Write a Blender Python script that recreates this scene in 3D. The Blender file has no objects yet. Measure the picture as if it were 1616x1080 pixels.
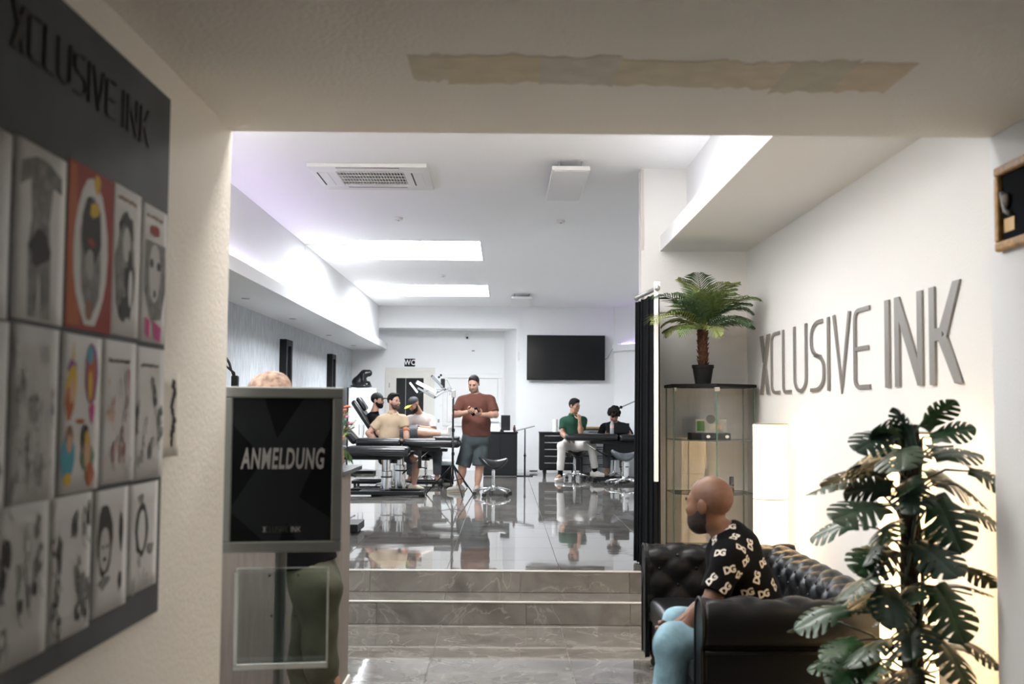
import bpy, bmesh, math, random
import numpy as np
from mathutils import Vector, Matrix
from mathutils.bvhtree import BVHTree

random.seed(7)
np.random.seed(7)
SC = bpy.context.scene
COL = SC.collection

# ------------------------------------------------------------------ camera
FPX = 1800.0                       # focal length in pixels of the 1616 x 1080 frame (40 mm on 36 mm)
CAM = np.array([0.0, 0.0, 1.607])  # eye height over the lower floor
def camera_axes(vx=797.0, vy=647.0, roll=0.45):
    r = math.radians(roll)
    yc = np.array([(vx-808)/FPX, -(vy-540)/FPX, -1.0]); yc /= np.linalg.norm(yc)
    zc = np.array([math.sin(r), math.cos(r), 0.0]); zc -= yc*zc.dot(yc); zc /= np.linalg.norm(zc)
    return np.array([np.cross(yc, zc), yc, zc])
RC = camera_axes()
cd = bpy.data.cameras.new('camera')
cam = bpy.data.objects.new('camera', cd); COL.objects.link(cam)
cd.sensor_width = 36.0; cd.lens = 36.0*FPX/1616.0
m4 = Matrix([list(RC[i])+[CAM[i]] for i in range(3)]+[[0, 0, 0, 1]])
cam.matrix_world = m4
cd.clip_start = 0.05; cd.clip_end = 200
cd.dof.use_dof = True; cd.dof.focus_distance = 12.0; cd.dof.aperture_fstop = 2.8
SC.camera = cam
def at(x, y, Y=None, X=None, Z=None):
    """the place on a real plane (X, Y or Z in metres) that was measured at a pixel of the photograph"""
    d = RC @ np.array([(x-808)/FPX, -(y-540)/FPX, -1.0])
    t = (Y-CAM[1])/d[1] if Y is not None else (X-CAM[0])/d[0] if X is not None else (Z-CAM[2])/d[2]
    return CAM + t*d

# ------------------------------------------------------------------ world, light, exposure
w = bpy.data.worlds.new('world'); SC.world = w; w.use_nodes = True
w.node_tree.nodes['Background'].inputs[0].default_value = (0.75, 0.85, 1.0, 1)
w.node_tree.nodes['Background'].inputs[1].default_value = 0.3
SC.view_settings.view_transform = 'Standard'
SC.view_settings.look = 'None'
SC.view_settings.gamma = 1.0
SC.view_settings.use_curve_mapping = False
SC.view_settings.exposure = 1.0
SKY_EMIT = 16.0      # daylight on the skylight panes
FILL_EMIT = 9.8     # unseen ceiling panels added to brighten lounge and passage
LAMP_EMIT = 2.6     # paper floor lamps

BATTEN_EMIT = 20.0   # added tubes, hidden on the lounge side of the passage header
U = 0.345            # upper floor level over the lower floor
ZC = 3.69            # main ceiling
ZV = 2.66            # ceiling of the entrance passage
YE = 4.3             # end of the entrance passage
XL, XR = -1.05, 1.845  # its walls
XW = -3.2            # left wall of the shop
XK = 2.06            # lounge wall with the lettering
YK = 9.7             # wall behind the glass cabinet
YB = 23.8            # back wall

# ------------------------------------------------------------------ materials
MATS = {}
def mat(name, col, rough=0.5, metal=0.0, var=0.0, vscale=4.0, bump=0.0, bscale=30.0, stretch=(1, 1, 1), emit=0.0, ecol=None,
        trans=0.0, coat=0.0, spec=0.5, ior=1.45, alpha=1.0, sheen=0.0, sub=0.0, rand=0.0):
    if name in MATS: return MATS[name]
    m = bpy.data.materials.new(name); m.use_nodes = True
    nt = m.node_tree; N = nt.nodes; L = nt.links
    b = N['Principled BSDF']
    def s(k, v):
        if k in b.inputs: b.inputs[k].default_value = v
    c4 = (col[0], col[1], col[2], 1)
    s('Base Color', c4); s('Roughness', rough); s('Metallic', metal); s('Specular IOR Level', spec); s('IOR', ior)
    s('Transmission Weight', trans); s('Coat Weight', coat); s('Alpha', alpha); s('Sheen Weight', sheen)
    if sub: s('Subsurface Weight', sub); s('Subsurface Radius', (0.02, 0.008, 0.004)); s('Subsurface Scale', 0.3)
    if emit:
        s('Emission Color', tuple(ecol or col)+(1,)); s('Emission Strength', emit)
    if var or bump or rand:
        tc = N.new('ShaderNodeTexCoord'); mp = N.new('ShaderNodeMapping'); mp.inputs['Scale'].default_value = stretch
        L.new(tc.outputs['Object'], mp.inputs[0])
        if rand:
            oi = N.new('ShaderNodeObjectInfo'); ml = N.new('ShaderNodeVectorMath'); ml.operation = 'SCALE'; ml.inputs['Scale'].default_value = 30
            cb = N.new('ShaderNodeCombineXYZ'); L.new(oi.outputs['Random'], cb.inputs[0]); L.new(oi.outputs['Random'], cb.inputs[1])
            L.new(cb.outputs[0], ml.inputs[0]); L.new(ml.outputs[0], mp.inputs['Location'])
        if var:
            n = N.new('ShaderNodeTexNoise'); n.inputs['Scale'].default_value = vscale; n.inputs['Detail'].default_value = 5
            L.new(mp.outputs[0], n.inputs['Vector'])
            mx = N.new('ShaderNodeMix'); mx.data_type = 'RGBA'; mx.inputs['A'].default_value = tuple(max(0, c*(1-var)) for c in col)+(1,)
            mx.inputs['B'].default_value = tuple(min(1, c*(1+var)) for c in col)+(1,)
            rp = N.new('ShaderNodeValToRGB'); rp.color_ramp.elements[0].position = 0.3; rp.color_ramp.elements[1].position = 0.7
            L.new(n.outputs['Fac'], rp.inputs[0]); L.new(rp.outputs[0], mx.inputs['Factor']); L.new(mx.outputs['Result'], b.inputs['Base Color'])
        if bump:
            n2 = N.new('ShaderNodeTexNoise'); n2.inputs['Scale'].default_value = bscale; n2.inputs['Detail'].default_value = 4
            L.new(mp.outputs[0], n2.inputs['Vector'])
            bp = N.new('ShaderNodeBump'); bp.inputs['Strength'].default_value = bump; bp.inputs['Distance'].default_value = 0.02
            L.new(n2.outputs['Fac'], bp.inputs['Height']); L.new(bp.outputs[0], b.inputs['Normal'])
    MATS[name] = m
    return m

def marble_mat():
    m = mat('polished_stone', (0.2, 0.2, 0.2), 0.035)
    nt = m.node_tree; N = nt.nodes; L = nt.links; b = N['Principled BSDF']
    tc = N.new('ShaderNodeTexCoord'); oi = N.new('ShaderNodeObjectInfo')
    ad = N.new('ShaderNodeVectorMath'); ad.operation = 'ADD'
    sc = N.new('ShaderNodeVectorMath'); sc.operation = 'SCALE'; sc.inputs['Scale'].default_value = 37
    cb = N.new('ShaderNodeCombineXYZ')
    for i in range(3): L.new(oi.outputs['Random'], cb.inputs[i])
    L.new(cb.outputs[0], sc.inputs[0]); L.new(tc.outputs['Object'], ad.inputs[0]); L.new(sc.outputs[0], ad.inputs[1])
    n1 = N.new('ShaderNodeTexNoise'); n1.inputs['Scale'].default_value = 2.6; n1.inputs['Detail'].default_value = 7; n1.inputs['Distortion'].default_value = 1.2
    L.new(ad.outputs[0], n1.inputs['Vector'])
    r1 = N.new('ShaderNodeValToRGB'); e = r1.color_ramp.elements
    e[0].position = 0.3; e[0].color = (0.105, 0.098, 0.088, 1); e[1].position = 0.72; e[1].color = (0.225, 0.215, 0.198, 1)
    L.new(n1.outputs['Fac'], r1.inputs[0])
    n2 = N.new('ShaderNodeTexNoise'); n2.inputs['Scale'].default_value = 1.3; n2.inputs['Detail'].default_value = 4; n2.inputs['Distortion'].default_value = 2.2
    L.new(ad.outputs[0], n2.inputs['Vector'])
    r2 = N.new('ShaderNodeValToRGB'); e = r2.color_ramp.elements
    e[0].position = 0.485; e[0].color = (0, 0, 0, 1); e[1].position = 0.5; e[1].color = (1, 1, 1, 1)
    x = r2.color_ramp.elements.new(0.515); x.color = (0, 0, 0, 1)
    L.new(n2.outputs['Fac'], r2.inputs[0])
    mx = N.new('ShaderNodeMix'); mx.data_type = 'RGBA'; mx.inputs['B'].default_value = (0.34, 0.33, 0.31, 1)
    mu = N.new('ShaderNodeMath'); mu.operation = 'MULTIPLY'; mu.inputs[1].default_value = 0.45
    L.new(r2.outputs[0], mu.inputs[0]); L.new(mu.outputs[0], mx.inputs['Factor']); L.new(r1.outputs[0], mx.inputs['A'])
    L.new(mx.outputs['Result'], b.inputs['Base Color'])
    n3 = N.new('ShaderNodeTexNoise'); n3.inputs['Scale'].default_value = 3.0; n3.inputs['Detail'].default_value = 1
    L.new(ad.outputs[0], n3.inputs['Vector'])
    bp = N.new('ShaderNodeBump'); bp.inputs['Strength'].default_value = 0.035; bp.inputs['Distance'].default_value = 0.02
    L.new(n3.outputs['Fac'], bp.inputs['Height']); L.new(bp.outputs[0], b.inputs['Normal'])
    b.inputs['Specular IOR Level'].default_value = 0.75
    return m

def clear_mat(name, tint, gloss=0.07):
    m = bpy.data.materials.new(name); m.use_nodes = True; nt = m.node_tree; N = nt.nodes; L = nt.links
    N.remove(N['Principled BSDF']); tr = N.new('ShaderNodeBsdfTransparent'); tr.inputs[0].default_value = tint+(1,)
    gl = N.new('ShaderNodeBsdfGlossy'); gl.inputs['Roughness'].default_value = 0.02; mx = N.new('ShaderNodeMixShader')
    lw = N.new('ShaderNodeLayerWeight'); lw.inputs['Blend'].default_value = 0.25
    mu = N.new('ShaderNodeMath'); mu.operation = 'MULTIPLY_ADD'; mu.inputs[1].default_value = 0.22; mu.inputs[2].default_value = gloss*0.4
    L.new(lw.outputs['Fresnel'], mu.inputs[0]); L.new(mu.outputs[0], mx.inputs[0]); L.new(tr.outputs[0], mx.inputs[1]); L.new(gl.outputs[0], mx.inputs[2])
    L.new(mx.outputs[0], N['Material Output'].inputs['Surface']); MATS[name] = m; return m
WHITE = mat('white_paint', (0.81, 0.82, 0.825), 0.7, bump=0.08, bscale=90)
CEIL = mat('white_ceiling_paint', (0.93, 0.93, 0.93), 0.8, bump=0.05, bscale=90)
CREAM = mat('cream_textured_paint', (0.88, 0.84, 0.77), 0.8, bump=0.25, bscale=60)
OFFW = mat('lounge_wall_paint', (0.79, 0.785, 0.77), 0.75, bump=0.1, bscale=80)
PAPER_GREY = mat('grey_wallpaper', (0.50, 0.53, 0.56), 0.75, var=0.2, vscale=9, bump=0.25, bscale=40, stretch=(3, 3, 0.6))
STONE = marble_mat()
GROUT = mat('grout', (0.42, 0.41, 0.39), 0.8)
NOSE = mat('light_step_trim', (0.55, 0.54, 0.51), 0.35)
BLACK = mat('black_metal', (0.007, 0.008, 0.009), 0.4, spec=0.3)
BLACKM = mat('matt_black', (0.010, 0.011, 0.012), 0.65, spec=0.25)
LEATHER = mat('black_leather', (0.005, 0.0055, 0.0065), 0.36, bump=0.12, bscale=160, spec=0.32)
VINYL = mat('black_vinyl', (0.008, 0.009, 0.010), 0.25, bump=0.05, bscale=120, coat=0.3)
CHROME = mat('chrome', (0.78, 0.79, 0.8), 0.12, metal=1)
ALU = mat('aluminium', (0.42, 0.42, 0.41), 0.38, metal=0.75)
RUBBER = mat('dark_rubber', (0.018, 0.018, 0.018), 0.6)
GLASS = clear_mat('clear_glass', (0.996, 0.999, 0.997))
GLASSEDGE = mat('green_glass_edge', (0.10, 0.17, 0.14), 0.2)
WHITEP = mat('white_plastic', (0.78, 0.78, 0.77), 0.4)
GREYP = mat('grey_plastic', (0.25, 0.26, 0.27), 0.45)
SCREEN = mat('screen_black', (0.006, 0.007, 0.008), 0.12)
GOLD = mat('gold_wood', (0.42, 0.23, 0.06), 0.45, var=0.35, vscale=40)

# ------------------------------------------------------------------ mesh tools
class MB:
    """collects shapes and links them as ONE mesh object"""
    def __init__(s): s.v = []; s.f = []; s.mi = []
    def add(s, vs, fs, mi=0):
        o = len(s.v); s.v += [tuple(float(c) for c in p) for p in vs]; s.f += [tuple(i+o for i in f) for f in fs]; s.mi += [mi]*len(fs); return s
    def box(s, a, b, mi=0, rot=None):
        x0, y0, z0 = a; x1, y1, z1 = b
        vs = [(x0,y0,z0),(x1,y0,z0),(x1,y1,z0),(x0,y1,z0),(x0,y0,z1),(x1,y0,z1),(x1,y1,z1),(x0,y1,z1)]
        if rot is not None:
            c = Vector(((x0+x1)/2,(y0+y1)/2,(z0+z1)/2)); vs = [tuple(rot@(Vector(p)-c)+c) for p in vs]
        return s.add(vs, [(0,3,2,1),(4,5,6,7),(0,1,5,4),(1,2,6,5),(2,3,7,6),(3,0,4,7)], mi)
    def cyl(s, p0, p1, r0, r1=None, n=16, mi=0, cap=True):
        r1 = r0 if r1 is None else r1
        p0 = Vector(p0); p1 = Vector(p1); d = (p1-p0).normalized()
        a = d.orthogonal().normalized(); b = d.cross(a)
        vs = []
        for p, r in ((p0, r0), (p1, r1)):
            for i in range(n):
                t = 2*math.pi*i/n; vs.append(p+(a*math.cos(t)+b*math.sin(t))*r)
        fs = [(i,(i+1)%n,n+(i+1)%n,n+i) for i in range(n)]
        if cap: fs += [tuple(range(n-1,-1,-1)), tuple(range(n,2*n))]
        return s.add(vs, fs, mi)
    def tube(s, path, r, n=8, mi=0):
        P = [Vector(p) for p in path]; R = r if isinstance(r, (list, tuple)) else [r]*len(P)
        vs = []; prev = None
        for i, p in enumerate(P):
            d = (P[min(i+1,len(P)-1)]-P[max(i-1,0)]).normalized()
            a = d.orthogonal().normalized() if prev is None else (prev-d*prev.dot(d)).normalized()
            prev = a; b = d.cross(a)
            for k in range(n):
                t = 2*math.pi*k/n; vs.append(p+(a*math.cos(t)+b*math.sin(t))*R[i])
        fs = [(i*n+k,i*n+(k+1)%n,(i+1)*n+(k+1)%n,(i+1)*n+k) for i in range(len(P)-1) for k in range(n)]
        fs += [tuple(range(n-1,-1,-1)), tuple(range((len(P)-1)*n, len(P)*n))]
        return s.add(vs, fs, mi)
    def lathe(s, c, prof, n=24, mi=0, axis=(0,0,1)):
        d = Vector(axis).normalized(); a = d.orthogonal().normalized(); b = d.cross(a); c = Vector(c); vs = []
        for r, z in prof:
            for k in range(n):
                t = 2*math.pi*k/n; vs.append(c+d*z+(a*math.cos(t)+b*math.sin(t))*max(r, 1e-4))
        m = len(prof)
        fs = [(i*n+k,i*n+(k+1)%n,(i+1)*n+(k+1)%n,(i+1)*n+k) for i in range(m-1) for k in range(n)]
        fs += [tuple(range(n-1,-1,-1)), tuple(range((m-1)*n, m*n))]
        return s.add(vs, fs, mi)
    def ball(s, c, r, n=12, m=8, mi=0):
        r = (r, r, r) if not isinstance(r, (tuple, list)) else r
        vs = [(c[0],c[1],c[2]-r[2])]
        for i in range(1, m):
            ph = -math.pi/2+math.pi*i/m
            for k in range(n):
                t = 2*math.pi*k/n; vs.append((c[0]+r[0]*math.cos(ph)*math.cos(t), c[1]+r[1]*math.cos(ph)*math.sin(t), c[2]+r[2]*math.sin(ph)))
        vs.append((c[0],c[1],c[2]+r[2])); L = len(vs)-1
        fs = [(0,1+(k+1)%n,1+k) for k in range(n)]
        for i in range(m-2):
            o = 1+i*n; fs += [(o+k,o+(k+1)%n,o+n+(k+1)%n,o+n+k) for k in range(n)]
        o = 1+(m-2)*n; fs += [(o+k,o+(k+1)%n,L) for k in range(n)]
        return s.add(vs, fs, mi)
    def prism(s, poly, to3, d0, d1, mi=0):
        """poly of 2-D points; to3(u, v, d) gives the 3-D point at depth d"""
        n = len(poly)
        vs = [to3(u,v,d0) for u,v in poly]+[to3(u,v,d1) for u,v in poly]
        fs = [tuple(range(n-1,-1,-1)), tuple(range(n,2*n))]+[(i,(i+1)%n,n+(i+1)%n,n+i) for i in range(n)]
        return s.add(vs, fs, mi)
    def grid(s, fn, nu, nv, mi=0, closeu=False, flip=False):
        vs = [fn(i/nu, j/nv) for i in range(nu+(0 if closeu else 1)) for j in range(nv+1)]
        fs = []
        mu = nu
        for i in range(nu):
            i2 = (i+1)%nu if closeu else i+1
            for j in range(nv):
                q = (i*(nv+1)+j, i2*(nv+1)+j, i2*(nv+1)+j+1, i*(nv+1)+j+1)
                fs.append(q[::-1] if flip else q)
        return s.add(vs, fs, mi)
    def build(s, name, mats, parent=None, world=True, smooth=False, bevel=0.0, origin=None, seg=2, subsurf=0, solid=0.0, fixn=True):
        me = bpy.data.meshes.new(name)
        o = Vector((0,0,0))
        if parent is not None and world: o = parent_origin(parent)
        elif parent is None:
            if origin is not None: o = Vector(origin)
            else:
                a = np.array(s.v); o = Vector(((a[:,0].min()+a[:,0].max())/2, (a[:,1].min()+a[:,1].max())/2, a[:,2].min()))
        me.from_pydata([(p[0]-o.x, p[1]-o.y, p[2]-o.z) for p in s.v], [], s.f)
        if not isinstance(mats, (list, tuple)): mats = [mats]
        for m in mats: me.materials.append(m)
        if len(mats) > 1: me.polygons.foreach_set('material_index', s.mi)
        if fixn:
            bm = bmesh.new(); bm.from_mesh(me); bmesh.ops.recalc_face_normals(bm, faces=bm.faces); bm.to_mesh(me); bm.free()
        if smooth: me.polygons.foreach_set('use_smooth', [True]*len(me.polygons))
        me.update()
        ob = bpy.data.objects.new(name, me); COL.objects.link(ob)
        if parent is not None: ob.parent = parent
        else: ob.location = o
        if bevel:
            md = ob.modifiers.new('bevel', 'BEVEL'); md.width = bevel; md.segments = seg; md.limit_method = 'ANGLE'; md.angle_limit = 0.6
        if solid:
            md = ob.modifiers.new('solid', 'SOLIDIFY'); md.thickness = solid; md.offset = 0
        if subsurf:
            md = ob.modifiers.new('sub', 'SUBSURF'); md.levels = subsurf; md.render_levels = subsurf
        return ob
def parent_origin(p):
    o = Vector((0,0,0))
    while p is not None:
        o += p.location; p = p.parent
    return o
def tag(o, label, cat, group=None):
    o['label'] = label; o['category'] = cat
    if group: o['group'] = group
    return o
def thing(name, label, cat, loc, group=None, rz=0.0):
    o = bpy.data.objects.new(name, None); COL.objects.link(o); o.location = loc; o.rotation_euler = (0,0,rz); o.empty_display_size = 0.1
    return tag(o, label, cat, group)
def struct(o):
    o['kind'] = 'structure'; return o
def dup(o, parent=None, loc=None, rz=None):
    c = o.copy(); COL.objects.link(c)
    if parent is not None: c.parent = parent
    if loc is not None: c.location = loc
    if rz is not None: c.rotation_euler = (0,0,rz)
    for ch in [x for x in bpy.data.objects if x.parent == o]: dup(ch, c)
    return c
def text_mesh(body, size, mats, name, parent, matrix, bold=0.0, extrude=0.001, sx=1.0, shear=0.0, align='CENTER'):
    cu = bpy.data.curves.new('txt', 'FONT'); cu.body = body; cu.size = size; cu.align_x = align; cu.align_y = 'CENTER'
    cu.extrude = extrude; cu.offset = bold; cu.shear = shear; cu.space_character = 1.0+bold*40; cu.resolution_u = 3
    ob = bpy.data.objects.new('txt', cu); COL.objects.link(ob)
    dg = bpy.context.evaluated_depsgraph_get()
    me = bpy.data.meshes.new_from_object(ob.evaluated_get(dg))
    bpy.data.objects.remove(ob); bpy.data.curves.remove(cu)
    me.transform(matrix @ Matrix.Diagonal((sx,1,1,1)))
    me.name = name; me.materials.clear(); me.materials.append(mats)
    o = bpy.data.objects.new(name, me); COL.objects.link(o)
    if parent is not None:
        me.transform(Matrix.Translation(-parent_origin(parent))); o.parent = parent
    return o
# ------------------------------------------------------------------ the setting
def slab(name, boxes, m, bevel=0.0):
    b = MB()
    for a, c in boxes: b.box(a, c)
    return struct(b.build(name, m, bevel=bevel))

# floors: mortar bed with every tile a piece of its own
TX, TY, G = 0.893, 0.866, 0.004
def tile_mesh(name, x, y, z=0.012):
    b = MB(); b.box((-x/2,-y/2,0), (x/2,y/2,z))
    me = bpy.data.meshes.new(name); me.from_pydata(b.v, [], b.f); me.materials.append(STONE)
    bm = bmesh.new(); bm.from_mesh(me); bmesh.ops.bevel(bm, geom=[e for e in bm.edges if all(v.co.z > z*0.5 for v in e.verts)], offset=0.0015, segments=1, affect='EDGES'); bmesh.ops.recalc_face_normals(bm, faces=bm.faces); bm.to_mesh(me); bm.free()
    return me
TM = tile_mesh('tile', TX-G, TY-G)
def lay_tiles(parent, x0, x1, y0, y1, z, ox, oy):
    po = parent_origin(parent); cache = {}
    i0 = math.floor((x0-ox)/TX)-1; j0 = math.floor((y0-oy)/TY)-1
    for i in range(i0, i0+40):
        for j in range(j0, j0+40):
            a = max(ox+i*TX, x0); b = min(ox+(i+1)*TX, x1); c = max(oy+j*TY, y0); d = min(oy+(j+1)*TY, y1)
            if b-a < 0.02 or d-c < 0.02: continue
            if b-a > TX-0.001 and d-c > TY-0.001: me = TM
            else:
                k = (round(b-a,3), round(d-c,3))
                if k not in cache: cache[k] = tile_mesh('tile', b-a-G, d-c-G)
                me = cache[k]
            t = bpy.data.objects.new('tile', me); COL.objects.link(t); t.parent = parent
            t.location = ((a+b)/2-po.x, (c+d)/2-po.y, z-0.012-po.z)
YN1, YN2 = 9.065, 8.645
fl = slab('floor', [((XW,-2.6,-0.14),(XK+0.3,YN2+0.3,-0.0125+0.002))], GROUT)
lay_tiles(fl, XW, XK+0.25, 3.4, YN2, 0.0, -0.465, 6.83-3*TY)
lay_tiles(fl, XW, XK+0.25, -2.6, 3.4-TY*0+0.0, 0.0, -0.465, 6.83-3*TY)
fu = slab('floor', [((XW,YN1+0.05,-0.14),(3.4,YB+0.2,U-0.0105))], GROUT)
lay_tiles(fu, XW, 3.35, YN1+0.028, YB+0.1, U, -0.45, 9.667-TY)
# two tiled steps
st = bpy.data.objects.new('stairs', None); COL.objects.link(st); st.location = (0, YN2, 0); struct(st)
XS1 = 2.06
b = MB(); b.box((XW,YN2+0.014,-0.1),(XS1,YN1+0.06,0.16)).box((XW,YN1+0.014,0.05),(XS1,YN1+0.1,U-0.013)); b.build('step_core', GROUT, st)
def stone_piece(name, a, c):
    b = MB(); b.box(a, c); return b.build(name, STONE, st, bevel=0.0015, seg=1)
edges1 = [XW, -2.3, -1.05, 0.13, 1.21-0.22, XS1]
edges2 = [XW, -1.92, -0.95, 0.17, 0.95, XS1]
for k, ed in enumerate((edges1, edges2)):
    y = YN1 if k == 0 else YN2; z1 = U if k == 0 else 0.172; z0 = 0.172 if k == 0 else 0.0
    for i in range(len(ed)-1): stone_piece('riser_tile', (ed[i]+0.0015, y, z0+0.002), (ed[i+1]-0.0015, y+0.012, z1-0.012))
    b = MB(); b.box((XW, y-0.004, z1-0.012), (XS1, y+0.026, z1+0.0005)); b.build('step_nosing', NOSE, st, bevel=0.003)
ed = [XW, -2.24, -1.35, -0.45, 0.44, 1.33, XS1]
for i in range(len(ed)-1): stone_piece('tread_tile', (ed[i]+0.002, YN2+0.028, 0.160), (ed[i+1]-0.002, YN1-0.001, 0.172))

# entrance passage
slab('wall_left', [((XL-0.22,-2.6,0),(XL,YE,ZV+0.02))], CREAM)
slab('wall_right', [((XR,-2.6,0),(XR+0.5,YE,ZV+0.02))], mat('passage_wall_paint', (0.80,0.82,0.84), 0.75, bump=0.1, bscale=80))
slab('wall_rear', [((XL-0.3,-2.75,0),(XR+0.4,-2.6,ZV+0.1))], mat('entrance_back', (0.25,0.24,0.23), 0.8))
cv = slab('ceiling', [((XL-0.22,-2.6,ZV),(XR+0.5,YE,ZV+0.18))], CREAM)
slab('wall_header', [((XW,YE-0.2,ZV+0.18),(XK+0.4,YE,ZC)), ((XW,YE-0.2,0),(XL-0.22,YE,ZV+0.18)), ((XR+0.5,YE-0.2,0),(3.4,YE,ZC))], WHITE)
# filler patches of the mended crack in that ceiling
rp = random.Random(3)
patches = [(-0.30,-0.19,3.34,3.60,(0.676,0.620,0.502)),(-0.19,0.10,3.33,3.62,(0.700,0.620,0.462)),(0.10,0.34,3.34,3.63,(0.652,0.612,0.550)),(0.34,0.66,3.36,3.63,(0.692,0.620,0.478)),
           (0.66,0.86,3.38,3.66,(0.708,0.612,0.478)),(0.86,1.06,3.36,3.70,(0.628,0.580,0.462)),(1.06,1.24,3.37,3.68,(0.700,0.588,0.446))]
for i, (x0,x1,y0,y1,c) in enumerate(patches):
    n = 7; pts = [(x0+(x1-x0)*k/n, y0+rp.uniform(-.02,.02)) for k in range(n+1)]+[(x1-(x1-x0)*k/n, y1+rp.uniform(-.025,.025)) for k in range(n+1)]
    b = MB(); b.prism(pts, lambda u,v,d: (u,v,d), ZV-0.0015, ZV+0.002)
    b.build('plaster_patch', mat('filler_%d'%i, c, 0.85, var=0.08, vscale=12), cv)

# lounge: wall with the lettering, ledge and wall above it
slab('wall_lounge', [((XK,YE,0),(XK+0.2,YK+0.05,3.0))], OFFW)
slab('wall_end', [((1.158,YK,0.0),(XK+0.1,YK+0.2,ZC))], OFFW)
ZS = 2.975
slab('trim_1', [((1.33,YE,ZS),(XK+0.1,YK,ZS+0.128))], OFFW)
slab('trim_2', [((1.318,YE,ZS-0.002),(1.33,YK,ZS+0.13))], WHITE)
slab('wall_upper', [((1.545,YE,ZS+0.128),(1.75,YK,ZC))], WHITE)
b = MB(); b.box((1.150,YK-0.012,2.98),(1.175,YK,ZC-0.01)); struct(b.build('trim_3', mat('pale_conduit', (0.62,0.56,0.53), 0.5)))

# studio hall
ZL = 2.835
lw = slab('wall_left', [((XW-0.2,YE-0.2,0),(XW,YB+0.1,ZL+0.05))], PAPER_GREY)
slab('wall_upper', [((-2.78,YE,ZL+0.13),(-2.56,YB-0.8,ZC))], WHITE)
b = MB(); pl = [(XW-0.05,YE),(XW-0.05,YB),(-2.56,YB),(-2.45,YB-0.22),(-2.45,YE)]
b.prism(pl, lambda u,v,d: (u,v,d), ZL, ZL+0.13); struct(b.build('trim_4', WHITE))
b = MB(); b.box((-2.565,14.40,ZL+0.13),(-2.545,14.44,ZC)); b.box((-2.545,14.40,ZC-0.012),(-1.98,14.43,ZC)); struct(b.build('trim_5', WHITEP))
slab('wall_back', [((XW-0.2,YB,0),(0.1,YB+0.2,ZC))], WHITE)
slab('trim_6', [((-2.78,23.0,3.245),(0.22,YB+0.1,ZC))], WHITE)
b = MB(); pts = [(0.22,23.0),(-0.03,23.82),(0.15,24.1),(0.45,23.25)]
b.prism(pts, lambda u,v,d: (u,v,d), 0, ZC); struct(b.build('wall_column', WHITE))
b = MB(); pts = [(0.22,23.0),(2.19,23.0),(2.19,23.2),(0.22,23.2)]; b.prism(pts, lambda u,v,d: (u,v,d), 0, ZC); struct(b.build('wall_back', WHITE))
b = MB(); pts = [(2.19,23.0),(3.25,21.55),(3.45,21.7),(2.3,23.25)]; b.prism(pts, lambda u,v,d: (u,v,d), 0, ZC); struct(b.build('wall_corner', WHITE))
slab('wall_right', [((3.2,YK,0),(3.4,21.7,ZC))], WHITE)
slab('wall_divider', [((1.358,YK+0.2,0),(3.4,YK+0.35,ZC))], WHITE)
b = MB(); pts = [(2.15,22.93),(3.2,21.42),(3.35,21.55),(2.2,23.1)]; b.prism(pts, lambda u,v,d: (u,v,d), 2.80, 2.93); struct(b.build('trim_7', WHITE))
b = MB(); b.box((0.23,22.985,U),(2.19,23.0,U+0.08)); struct(b.build('baseboard_back', WHITEP, bevel=0.004))
b = MB(); b.box((0.50,22.975,U+0.03),(0.66,22.9855,U+0.05)); struct(b.build('trim_12', BLACKM))
# white strips added on both ledges to brighten the ceiling, then violet LED strips
COVE_FILL = mat('cove_fill_led', (0.95,0.93,1.0), 0.5, emit=5.0)
b = MB(); b.box((-2.515,YE+0.5,ZL+0.131),(-2.485,YB-1.5,ZL+0.139)); struct(b.build('fill_strip_left', COVE_FILL))
b = MB(); b.box((1.37,YE+0.3,ZS+0.129),(1.40,YK-0.3,ZS+0.137)); struct(b.build('fill_strip_right', COVE_FILL))
LED = mat('violet_led', (0.6,0.35,1.0), 0.5, emit=7.0)
b = MB(); b.box((-2.535,YE+4.4,ZL+0.131),(-2.525,13.5,ZL+0.139)); struct(b.build('trim_8', LED))
b = MB(); pts = [(2.32,22.80),(3.1,21.68),(3.11,21.69),(2.33,22.81)]; b.prism(pts, lambda u,v,d: (u,v,d), 2.931, 2.939); struct(b.build('trim_9', LED))

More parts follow.
